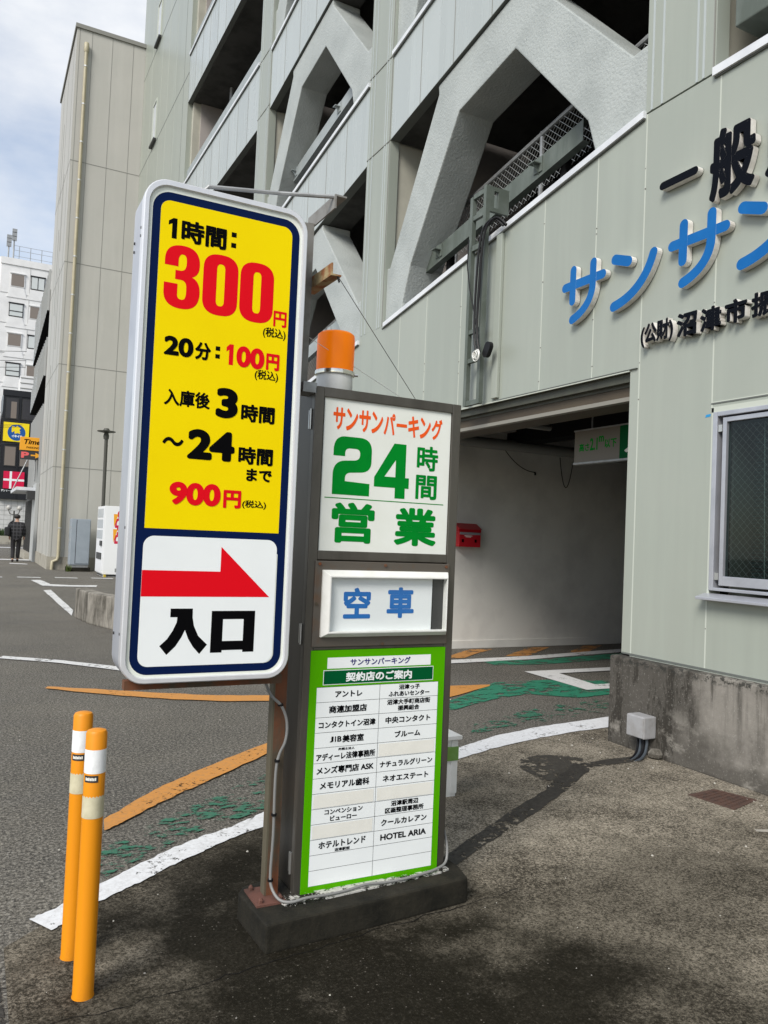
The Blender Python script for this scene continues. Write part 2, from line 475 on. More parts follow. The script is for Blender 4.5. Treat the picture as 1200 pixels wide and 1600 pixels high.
P_DARK = paint('bitumen_patch', (0.026, 0.0235, 0.020), 0.575, 22, (0.055, 0.05, 0.042))
P_MORTAR = paint('white_mortar', (0.50, 0.49, 0.46), 0.50, 30)
CLEAR = glass('clear_acrylic', (0.96, 0.97, 0.97))
PANE = glass('window_glass', (0.50, 0.58, 0.57), 0.03, 0.035)


def beacon_mat():
    k = NT('amber_plastic')
    k.set((1.0, 0.33, 0.002), 0.32, 0, 0.3)
    k.p.inputs['Base Color'].default_value = (1.0, 0.30, 0.0015, 1)
    k.p.inputs['Emission Color'].default_value = (1.0, 0.20, 0.0, 1)
    k.p.inputs['Emission Strength'].default_value = 0.14
    tl = k.n('ShaderNodeBsdfTranslucent')
    tl.inputs[0].default_value = (1.0, 0.33, 0.004, 1)
    ms = k.n('ShaderNodeMixShader')
    ms.inputs[0].default_value = 0.25
    k.l(k.p.outputs[0], ms.inputs[1])
    k.l(tl.outputs[0], ms.inputs[2])
    k.l(ms.outputs[0], k.out.inputs[0])
    return k.m


AMBER = beacon_mat()


# ------------------------------------------------------------------ mesh building
class MB:
    def __init__(self):
        self.v, self.f, self.mi, self.cur = [], [], [], 0

    def m(self, i):
        self.cur = i
        return self

    def add(self, vs, fs):
        b = len(self.v)
        self.v += [tuple(v) for v in vs]
        for f in fs:
            self.f.append([b + i for i in f])
            self.mi.append(self.cur)
        return self

    def box(self, x0, x1, y0, y1, z0, z1):
        x0, x1 = sorted((x0, x1)); y0, y1 = sorted((y0, y1)); z0, z1 = sorted((z0, z1))
        vs = [(x, y, z) for z in (z0, z1) for y in (y0, y1) for x in (x0, x1)]
        return self.add(vs, [(0, 2, 3, 1), (4, 5, 7, 6), (0, 1, 5, 4), (2, 6, 7, 3), (0, 4, 6, 2), (1, 3, 7, 5)])

    def prism(self, poly, axis, a, b):
        """polygon in the two other axes, run along axis from a to b"""
        def P(u, w, t):
            return {'x': (t, u, w), 'y': (u, t, w), 'z': (u, w, t)}[axis]
        n = len(poly)
        vs = [P(u, w, a) for u, w in poly] + [P(u, w, b) for u, w in poly]
        fs = [list(range(n)), list(range(2 * n - 1, n - 1, -1))]
        for i in range(n):
            j = (i + 1) % n
            fs.append((i, i + n, j + n, j))
        return self.add(vs, fs)

    def flat(self, poly, z):
        return self.add([(x, y, z) for x, y in poly], [list(range(len(poly)))])

    def tube(self, pts, r, n=8, cap=True, closed=False):
        pts = [Vector(p) for p in pts]
        rings = []
        up = Vector((0, 0, 1))
        prev = None
        N = len(pts)
        for i, p in enumerate(pts):
            if closed:
                d = pts[(i + 1) % N] - pts[i - 1]
            else:
                d = pts[min(i + 1, N - 1)] - pts[max(i - 1, 0)]
            d.normalize()
            if prev is None:
                a = d.cross(up if abs(d.z) < 0.95 else Vector((1, 0, 0))).normalized()
            else:
                a = (prev - d * prev.dot(d)).normalized()
            prev = a
            b = d.cross(a)
            rr = r[i] if isinstance(r, (list, tuple)) else r
            rings.append([p + (a * math.cos(2 * math.pi * k / n) + b * math.sin(2 * math.pi * k / n)) * rr for k in range(n)])
        vs = [q for R in rings for q in R]
        fs = []
        for i in range(N if closed else N - 1):
            for k in range(n):
                a0, b0 = i * n + k, i * n + (k + 1) % n
                a1, b1 = ((i + 1) % N) * n + k, ((i + 1) % N) * n + (k + 1) % n
                fs.append((a0, b0, b1, a1))
        if cap and not closed:
            fs.append(list(range(n - 1, -1, -1)))
            fs.append(list(range((N - 1) * n, N * n)))
        return self.add(vs, fs)

    def bar(self, p, q, w, h=None):
        """square bar between two points"""
        return self.tube([p, q], (w if h is None else (w + h) / 2) * 0.7071, 4)

    def lathe(self, prof, cx, cy, n=24):
        vs, fs = [], []
        for r, z in prof:
            for k in range(n):
                a = 2 * math.pi * k / n
                vs.append((cx + r * math.cos(a), cy + r * math.sin(a), z))
        for i in range(len(prof) - 1):
            for k in range(n):
                k2 = (k + 1) % n
                fs.append((i * n + k, i * n + k2, (i + 1) * n + k2, (i + 1) * n + k))
        fs.append(list(range(n - 1, -1, -1)))
        fs.append(list(range((len(prof) - 1) * n, len(prof) * n)))
        return self.add(vs, fs)

    def build(self, name, mats, parent=None, bevel=0, smooth=False, seg=2):
        me = bpy.data.meshes.new(name)
        off = parent_loc(parent)
        me.from_pydata([(x - off[0], y - off[1], z - off[2]) for x, y, z in self.v], [], self.f)
        if not isinstance(mats, (list, tuple)):
            mats = [mats]
        for m in mats:
            me.materials.append(m)
        for p, i in zip(me.polygons, self.mi):
            p.material_index = min(i, len(mats) - 1)
        bm = bmesh.new()
        bm.from_mesh(me)
        bmesh.ops.recalc_face_normals(bm, faces=bm.faces)
        if bevel:
            es = [e for e in bm.edges if len(e.link_faces) == 2 and e.calc_face_angle(0) > 0.5]
            bmesh.ops.bevel(bm, geom=es, offset=bevel, segments=seg, profile=0.6, affect='EDGES', clamp_overlap=True)
        bm.to_mesh(me)
        bm.free()
        if smooth:
            for p in me.polygons:
                p.use_smooth = True
            try:
                me.set_sharp_from_angle(angle=math.radians(40))
            except Exception:
                pass
        o = bpy.data.objects.new(name, me)
        COL.objects.link(o)
        if parent is not None:
            o.parent = parent
        return o


def parent_loc(p):
    v = Vector((0, 0, 0))
    while p is not None:
        v += Vector(p.location)
        p = p.parent
    return v


def tag(o, label, cat, group=None):
    o['label'] = label
    o['category'] = cat
    if group:
        o['group'] = group
    return o


def thing(name, label, cat, loc, group=None):
    o = bpy.data.objects.new(name, None)
    o.empty_display_size = 0.2
    o.location = loc
    COL.objects.link(o)
    return tag(o, label, cat, group)


def structure(o):
    o['kind'] = 'structure'
    return o


def copy_tree(o, parent=None, delta=(0, 0, 0)):
    c = o.copy()
    COL.objects.link(c)
    if parent is not None:
        c.parent = parent
    else:
        c.location = Vector(o.location) + Vector(delta)
    for ch in list(o.children):
        copy_tree(ch, c)
    return c


_txt = {}


def glyphs(s):
    if s not in _txt:
        c = bpy.data.curves.new('t', 'FONT')
        c.body = s
        c.size = 1
        c.resolution_u = 5
        o = bpy.data.objects.new('t', c)
        COL.objects.link(o)
        dg = bpy.context.evaluated_depsgraph_get()
        me = bpy.data.meshes.new_from_object(o.evaluated_get(dg), depsgraph=dg)
        _txt[s] = ([(v.co.x, v.co.y) for v in me.vertices], [list(p.vertices) for p in me.polygons])
        bpy.data.objects.remove(o)
        bpy.data.curves.remove(c)
        bpy.data.meshes.remove(me)
    return _txt[s]


def text(mb, s, box, place, bold=0.0, depth=None, keep=False):
    """lettering fitted to box (a0,a1,b0,b1); place(a,b,t) -> point, t = height above the face.
    bold thickens strokes by laying shifted copies a hair apart; depth gives solid letters."""
    vs, fs = glyphs(s)
    if not vs:
        return
    x0 = min(v[0] for v in vs); x1 = max(v[0] for v in vs)
    y0 = min(v[1] for v in vs); y1 = max(v[1] for v in vs)
    a0, a1, b0, b1 = box
    R = bold
    sx = (a1 - a0) / (x1 - x0 + 2 * R)
    sy = (b1 - b0) / (y1 - y0 + 2 * R)
    if keep:
        k = min(sx, sy)
        a0 = (a0 + a1) / 2 - k * (x1 - x0 + 2 * R) / 2
        b0 = (b0 + b1) / 2 - k * (y1 - y0 + 2 * R) / 2
        sx = sy = k
    offs = [(0, 0)]
    if R:
        n = 12 if R < 0.04 else 26
        offs += [(R * math.cos(2 * math.pi * i / n), R * math.sin(2 * math.pi * i / n)) for i in range(n)]
    for i, (ox, oy) in enumerate(offs):
        t = 0.00003 * i
        P = [(a0 + (v[0] - x0 + R + ox) * sx, b0 + (v[1] - y0 + R + oy) * sy) for v in vs]
        if depth is None:
            mb.add([place(a, b, t) for a, b in P], fs)
        else:
            keepc = mb.cur
            mb.add([place(a, b, t) for a, b in P], fs)
            cnt = {}
            for f in fs:
                for q in range(len(f)):
                    e = (f[q], f[(q + 1) % len(f)])
                    cnt[e] = 1
            side = [e for e in cnt if (e[1], e[0]) not in cnt]
            m = len(P)
            mb.m(1).add([place(a, b, t) for a, b in P] + [place(a, b, t - depth) for a, b in P],
                        [(e[0], e[1], e[1] + m, e[0] + m) for e in side])
            mb.m(keepc)


def stroke_poly(path, w, cap=8):
    """round-ended outline of a thick line"""
    pts = [Vector(p) for p in path]
    L, Rr = [], []
    n = len(pts)
    for i, p in enumerate(pts):
        d = (pts[min(i + 1, n - 1)] - pts[max(i - 1, 0)]).normalized()
        nn = Vector((-d.y, d.x))
        L.append(p + nn * w / 2)
        Rr.append(p - nn * w / 2)

    def arc(c, d, s):
        a0 = math.atan2(d.y, d.x)
        return [c + Vector((math.cos(a0 + s * math.pi * k / cap), math.sin(a0 + s * math.pi * k / cap))) * w / 2 for k in range(1, cap)]
    de = (pts[-1] - pts[-2]).normalized()
    ds = (pts[1] - pts[0]).normalized()
    out = list(L) + arc(pts[-1], Vector((-de.y, de.x)), -1) + Rr[::-1] + arc(pts[0], Vector((ds.y, -ds.x)), -1)
    return [(p.x, p.y) for p in out]


def bez(p0, p1, p2, n=12):
    return [((1 - t) ** 2 * p0[0] + 2 * t * (1 - t) * p1[0] + t * t * p2[0], (1 - t) ** 2 * p0[1] + 2 * t * (1 - t) * p1[1] + t * t * p2[1])
            for t in [i / n for i in range(n + 1)]]


def smoothpath(P, n=4):
    P = [Vector(p) for p in P]
    out = []
    for i in range(len(P) - 1):
        p0, p1, p2, p3 = P[max(i - 1, 0)], P[i], P[i + 1], P[min(i + 2, len(P) - 1)]
        for k in range(n):
            t = k / n
            out.append(0.5 * ((2 * p1) + (p2 - p0) * t + (2 * p0 - 5 * p1 + 4 * p2 - p3) * t * t + (3 * p1 - p0 - 3 * p2 + p3) * t ** 3))
    out.append(P[-1])
    return out


def rrect(x0, x1, z0, z1, r, n=6):
    out = []
    for cx, cz, a in ((x1 - r, z1 - r, 0), (x0 + r, z1 - r, 90), (x0 + r, z0 + r, 180), (x1 - r, z0 + r, 270)):
        for k in range(n + 1):
            t = math.radians(a + 90 * k / n)
            out.append((cx + r * math.cos(t), cz + r * math.sin(t)))
    return out


def ring(mb, outer, inner, place, t):
    n = len(outer)
    vs = [place(a, b, t) for a, b in outer] + [place(a, b, t) for a, b in inner]
    mb.add(vs, [(i, (i + 1) % n, n + (i + 1) % n, n + i) for i in range(n)])


def front(Y):
    """sign face looking towards -Y"""
    return lambda a, b, t: (a, Y - t, b)


def street(X):
    """wall face looking towards -X; a runs left to right as read"""
    return lambda a, b, t: (X - t, -a, b)


# ================================================================== GROUND
structure(MB().flat([(-150, -60), (150, -60), (150, 200), (-150, 200)], 0).build('road', ASPHALT))
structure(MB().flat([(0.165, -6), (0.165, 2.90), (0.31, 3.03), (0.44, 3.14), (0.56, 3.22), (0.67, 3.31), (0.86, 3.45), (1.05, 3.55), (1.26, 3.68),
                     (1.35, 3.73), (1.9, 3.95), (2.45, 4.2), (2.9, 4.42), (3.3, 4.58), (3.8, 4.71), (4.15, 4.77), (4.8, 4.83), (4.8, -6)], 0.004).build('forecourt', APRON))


def strip(name, top, bot, mt, z, jit=0.008, sub=5):
    """worn paint strip between two edge lines"""
    rnd = random.Random(len(top) * 31 + int(abs(top[0][0]) * 100))

    def dens(L):
        out = []
        for i in range(len(L) - 1):
            for k in range(sub):
                t = k / sub
                j = jit if out else 0
                out.append((L[i][0] + (L[i + 1][0] - L[i][0]) * t + rnd.uniform(-j, j), L[i][1] + (L[i + 1][1] - L[i][1]) * t + rnd.uniform(-j, j)))
        out.append(L[-1])
        return out
    a, b = dens(top), dens(bot)
    mb = MB()
    n = len(a)
    assert len(b) == n
    mb.add([(x, y, z) for x, y in a] + [(x, y, z) for x, y in b], [(i, i + 1, n + i + 1, n + i) for i in range(n - 1)])
    return structure(mb.build(name, mt))


strip('road_marking_white',
      [(0.251, 3.067), (0.316, 3.101), (0.513, 3.264), (0.727, 3.428), (0.953, 3.581), (1.157, 3.67), (1.379, 3.809), (2.2, 4.2), (3.022, 4.551), (3.435, 4.732), (3.866, 4.848), (4.215, 4.901), (4.818, 4.985), (5.4, 5.03)],
      [(0.315, 2.955), (0.385, 3.017), (0.509, 3.130), (0.66, 3.225), (0.82, 3.345), (0.984, 3.45), (1.20, 3.576), (2.1, 3.98), (2.802, 4.287), (3.197, 4.446), (3.746, 4.587), (4.099, 4.649), (4.7, 4.70), (5.3, 4.74)],
      P_WHITE, 0.009, 0.006, 8)
strip('road_marking_orange',
      [(0.652, 7.387), (1.016, 7.174), (1.493, 6.875), (1.927, 6.645), (2.396, 6.516), (3.2, 6.48), (4.164, 6.50), (4.60, 6.456)],
      [(0.621, 7.308), (0.99, 6.984), (1.445, 6.643), (1.871, 6.425), (2.343, 6.30), (3.1, 6.05), (3.864, 6.025), (4.56, 6.40)],
      P_ORANGE, 0.009, 0.010)
strip('road_marking_orange',
      [(0.63, 3.977), (0.933, 4.33), (1.195, 4.562), (1.494, 4.807), (1.863, 5.086), (2.6, 5.55), (3.3, 6.02), (3.5, 6.08)],
      [(0.612, 3.83), (0.70, 3.90), (0.91, 4.11), (1.155, 4.32), (1.433, 4.55), (1.805, 4.87), (2.8, 5.45), (3.6, 5.92)],
      P_ORANGE, 0.0095, 0.006, 8)
strip('road_marking_white', [(0.361, 9.183), (0.913, 8.768), (1.45, 8.18), (1.9, 7.8)], [(0.30, 9.05), (0.87, 8.60), (1.37, 8.03), (1.8, 7.65)], P_WHITE2, 0.009)
strip('road_marking_white', [(1.408, 21.4), (1.585, 21.4), (1.70, 19.95), (2.094, 19.70), (2.7, 19.75)], [(1.35, 21.3), (1.487, 19.45), (1.70, 19.30), (2.025, 19.25), (2.6, 19.2)], P_WHITE2, 0.009)
strip('road_marking_white', [(1.56, 18.27), (1.55, 16), (1.545, 13.9)], [(1.40, 18.1), (1.42, 15.5), (1.432, 13.05)], P_WHITE2, 0.009)
for i, x in enumerate((-0.9, 0.2, 1.1, 2.0, 2.9)):
    strip('road_marking_dash', [(x, 22.6), (x + 0.55, 22.5)], [(x, 22.35), (x + 0.55, 22.25)], P_WHITE2, 0.009)
strip('road_marking_white', [(1.2, 30.2), (1.75, 29.9)], [(1.2, 29.7), (1.75, 29.4)], P_WHITE2, 0.009)
strip('road_marking_white', [(-3, 33.8), (2.0, 33.4)], [(-3, 32.9), (2.0, 32.6)], P_WHITE2, 0.009)
strip('road_marking_white', [(-3, 49.8), (2.6, 49.4)], [(-3, 48.5), (2.6, 48.2)], P_WHITE2, 0.009)
strip('road_marking_green', [(0.45, 3.52), (0.763, 3.78), (0.973, 3.96), (1.16, 4.10), (1.60, 4.42)], [(0.55, 3.33), (0.763, 3.50), (0.973, 3.66), (1.16, 3.74), (1.60, 3.98)], P_GREEN2, 0.007)
strip('road_marking_green', [(3.45, 5.70), (4.0, 6.05), (4.72, 6.55), (5.40, 6.55), (6.1, 6.3), (7.5, 6.6)], [(3.60, 5.58), (4.2, 5.85), (4.67, 5.98), (5.05, 5.70), (5.652, 5.75), (7.3, 5.9)], P_GREEN, 0.006)
strip('road_marking_green', [(3.5, 5.10), (4.4, 5.45), (5.2, 5.6)], [(3.3, 4.85), (4.6, 5.10), (5.3, 5.2)], P_GREEN2, 0.006)
strip('road_marking_white', [(4.2, 7.85), (5.095, 7.922), (6.293, 7.985), (8.6, 8.35), (11, 8.7)], [(4.2, 7.62), (4.964, 7.70), (6.121, 7.754), (8.4, 8.10), (11, 8.45)], P_WHITE2, 0.009)
strip('road_marking_green', [(5.4, 7.75), (6.2, 7.72), (8.4, 8.05), (11, 8.4)], [(5.4, 7.5), (6.1, 7.42), (8.3, 7.7), (11, 8.0)], P_GREEN, 0.006)
for i in range(6):
    x = 5.0 + i * 0.95
    strip('road_marking_hatch', [(x, 8.05), (x + 0.85, 8.66)], [(x + 0.32, 8.02), (x + 1.17, 8.63)], P_ORANGE2, 0.006, 0.02)
mb = MB()
O = [(5.45, 7.02), (7.1, 7.02), (7.1, 5.97), (5.40, 5.965)]
I = [(5.78, 6.83), (6.85, 6.83), (6.85, 6.18), (5.70, 6.18)]
mb.add([(x, y, 0.010) for x, y in O + I], [(i, (i + 1) % 4, 4 + (i + 1) % 4, 4 + i) for i in range(4)])
structure(mb.build('road_marking_box', P_WHITE2))
# bitumen trench repair and cracks
strip('trench_patch', [(4.06, 3.99), (3.75, 3.97), (3.50, 3.965), (3.24, 3.80), (2.98, 3.61), (2.68, 3.44), (2.38, 3.275), (1.87, 2.975)],
      [(4.03, 3.86), (3.80, 3.88), (3.54, 3.86), (3.30, 3.69), (3.03, 3.52), (2.73, 3.35), (2.43, 3.185), (1.92, 2.90)], P_DARK, 0.007, 0.010, 4)
strip('patch_repair', [(3.08, 3.80), (3.12, 4.02), (3.22, 4.17), (3.36, 4.21), (3.50, 4.20), (3.60, 4.12), (3.645, 4.06)],
      [(3.085, 3.77), (3.15, 3.72), (3.24, 3.79), (3.33, 3.83), (3.45, 3.93), (3.58, 3.985), (3.64, 4.03)], paint('patch_bitumen', (0.040, 0.036, 0.030), 0.55, 20, (0.07, 0.064, 0.053)), 0.0062, 0.012, 4)


def crack(name, pts, w, seed):
    rnd = random.Random(seed)
    top, bot = [], []
    for i in range(len(pts) - 1):
        for k in range(10):
            t = k / 10
            x = pts[i][0] + (pts[i + 1][0] - pts[i][0]) * t + rnd.uniform(-.012, .012)
            y = pts[i][1] + (pts[i + 1][1] - pts[i][1]) * t + rnd.uniform(-.012, .012)
            ww = w * rnd.uniform(0.3, 1)
            top.append((x, y + ww)); bot.append((x, y - ww))
    n = len(top)
    mb = MB()
    mb.add([(x, y, 0.0055) for x, y in top + bot], [(i, i + 1, n + i + 1, n + i) for i in range(n - 1)])
    structure(mb.build(name, BLACKC))


crack('pavement_crack', [(0.2, 2.40), (0.671, 2.436), (1.071, 2.49), (1.5, 2.552), (2.1, 2.62)], 0.0022, 1)
crack('floor_crack', [(4.2, 8.5), (4.753, 7.409), (4.62, 5.56), (4.84, 4.98)], 0.012, 2)
MBk = MB().flat([(0.02, -6), (0.165, -6), (0.165, 2.2), (0.14, 2.9), (0.12, 3.4), (0.02, 3.4)], 0.003)
structure(MBk.build('gutter', P_DARK))
strip('pavement_scar', [(3.60, 2.72), (3.75, 2.62), (3.95, 2.58)], [(3.58, 2.69), (3.74, 2.595), (3.94, 2.56)], paint('scar_pale', (0.36, 0.335, 0.285), 0.56, 20), 0.008, 0.01)

gr = MB()
rn = random.Random(21)
for i in range(420):
    x, y = rn.uniform(0.2, 4.0), rn.uniform(1.9, 6.5)
    if i < 140:
        x, y = rn.uniform(3.3, 4.15), rn.uniform(2.2, 4.6)
        x = 4.15 - abs(rn.gauss(0, .22))
    r = rn.uniform(.0016, .0042) if i % 12 else rn.uniform(.005, .008)
    a = rn.uniform(0, 6)
    h = r * rn.uniform(.5, .9)
    P = [(x + r * math.cos(a + t) * rn.uniform(.7, 1.2), y + r * math.sin(a + t) * rn.uniform(.7, 1.2)) for t in (0, 1.3, 2.5, 3.8, 5.1)]
    gr.m(i % 3).add([(p, q, .004) for p, q in P] + [(x + (p - x) * .6, y + (q - y) * .6, .004 + h) for p, q in P],
           [(0, 1, 6, 5), (1, 2, 7, 6), (2, 3, 8, 7), (3, 4, 9, 8), (4, 0, 5, 9), (5, 6, 7, 8, 9)])
go = gr.build('grit', [mat('grit_pale', (0.42, 0.40, 0.35)), mat('grit_grey', (0.2, 0.19, 0.17)), mat('grit_dark', (0.05, 0.045, 0.04))])
go['kind'] = 'stuff'
go['label'] = 'loose grit and small stones scattered over the forecourt'

# ================================================================== PARKING BUILDING
XF = 4.25
PK = thing('parking_building', 'green-grey clad multi-storey car park with diagonal concrete braces and big blue lettering', 'building', (4.25, 8.0, 0))
SL = -0.157          # the ramps fall away up the street


def para(y0, y1, z0, z1, v0, v1):
    """band following the ramp: z0/z1 = coping height at y0/y1"""
    return [(y0, z0 + v0), (y1, z1 + v0), (y1, z1 + v1), (y0, z0 + v1)]


T = 0.10
# --- lower cladding: right of the entrance, round the office window
WY0, WY1, WZ0, WZ1 = 1.6, 3.585, 1.125, 2.31
w = MB()
w.box(XF, XF + T, -4, WY0, 0.64, 4.60)
w.box(XF, XF + T, WY0, WY1, 0.64, WZ0)
w.box(XF, XF + T, WY0, WY1, WZ1, 4.60)
w.box(XF, XF + T, WY1, 4.345, 0.64, 4.60)
w.box(XF + T, 5.2, 4.30, 4.345, 0.0, 4.4)        # jamb return
zA0, zA1 = 4.605, 3.95
w.prism([(4.345, 2.71), (8.44, 2.71), (8.44, zA1 - 0.03), (4.345, zA0 - 0.03)], 'x', XF, XF + T)
w.prism([(8.4405, 0.0), (13.25, 0.0), (13.25, 3.22), (9.086, 3.85), (9.0855, 3.949), (8.4405, 3.949)], 'x', XF, XF + T)
w.prism([(13.25, 0.0), (19.85, 0.0), (19.85, 3.30), (13.9, 3.30), (13.25, 3.22)], 'x', XF, XF + T)
w.m(1)
for y, z0, z1 in ((3.605, 2.34, 4.6), (3.605, 0.645, 1.09), (4.255, 0.645, 4.6), (4.76, 2.715, 4.52), (5.412, 2.715, 4.42), (6.7, 2.715, 4.22), (7.395, 2.715, 4.1), (8.0, 2.715, 4.0),
                  (2.95, 2.34, 4.6), (2.3, 2.34, 4.6), (1.65, 2.34, 4.6), (2.95, 0.645, 1.09), (2.3, 0.645, 1.09)):
    w.box(XF - 0.0015, XF, y - 0.0055, y + 0.0055, z0, z1)
w.box(XF - 0.0035, XF, 0, 4.26, 0.625, 0.64)      # drip edge over the plinth
w.box(XF - 0.012, XF, 4.345, 8.44, 2.705, 2.716)
w.box(XF - 0.0030, XF, WY0, 3.60, 2.375, 2.381)
w.build('wall_panel', [PANEL, SEAM_L], PK)
w = MB()
w.box(XF - 0.0042, XF - 0.0005, WY0, 3.61, 2.366, 2.374)
w.box(XF - 0.014, XF - 0.0005, -4, 4.33, 0.641, 0.650)
w.box(XF - 0.016, XF - 0.0005, 4.27, 6.0, 2.717, 2.722)
w.build('shadow_joint', SEAM_D, PK)
rn = random.Random(5)
for y in (3.605, 4.255, 4.76, 5.412, 6.7, 7.395):
    for q in range(4):
        z = rn.uniform(2.8, 4.2) if y > 4.3 else rn.uniform(0.8, 4.4)
        if y < 4 and 1.05 < z < 2.4:
            continue
        w = MB()
        w.tube([(XF - 0.004, y + rn.uniform(-.01, .01), z), (XF - 0.0016, y, z)], 0.0045, 7)
        w.build('fixing_screw', SEAM_M, PK)
# plinth
w = MB()
w.prism([(4.165, -4), (4.165, 4.37), (5.2, 4.37), (5.2, 4.30), (4.36, 4.30), (4.36, -4)], 'z', 0, 0.628)
w.build('plinth', PLINTH, PK, bevel=0.012)
# --- pilasters
pil = MB()
for y0, y1 in ((3.652, 4.272), (8.445, 9.085), (13.21, 13.90)):
    z0 = 4.615 if y0 < 5 else (3.95 if y0 < 10 else 3.24)
    q = MB()
    q.box(XF, XF + 0.12, y0, y1, z0, 24)
    q.m(1)
    for yy in (y0 + 0.10, y0 + 0.155, y1 - 0.155, y1 - 0.06):
        q.box(XF - 0.006, XF, yy - 0.009, yy + 0.009, z0, 24)
    q.m(2)
    k = 0
    for lv in range(0, 5):
        zc = {3.652: 4.61 + 3.345 * lv, 8.445: 3.945 + 3.34 * lv, 13.21: 3.33 + 3.34 * lv}[y0]
        for dz in (0, -1.06):
            if zc + dz > z0 + 0.05:
                q.box(XF - 0.0072, XF - 0.0005, y0, y1, zc + dz - 0.006, zc + dz + 0.004)
    q.box(XF - 0.0072, XF - 0.0005, y0 + 0.012, y0 + 0.020, z0, 24)
    q.build('pilaster', [PANEL, PANEL_UP, SEAM_M], PK)
w = MB()
for y0, y1 in ((8.445, 9.085), (13.21, 13.90)):
    w.box(XF + 0.12, XF + 0.55, y0 + 0.03, y1 - 0.03, 2.9, 24)
w.box(XF + 0.12, XF + 0.6, 3.70, 4.23, 4.4, 24)
w.build('pilaster_return', TAN, PK)
w = MB()
for y0, y1 in ((8.60, 8.95), (13.4, 13.75)):
    w.box(XF + 0.55, XF + 2.2, y0, y1, 2.9, 24)
w.box(XF + 0.6, XF + 2.0, 3.85, 4.1, 4.4, 24)
w.build('inner_column_wall', PINKC, PK)


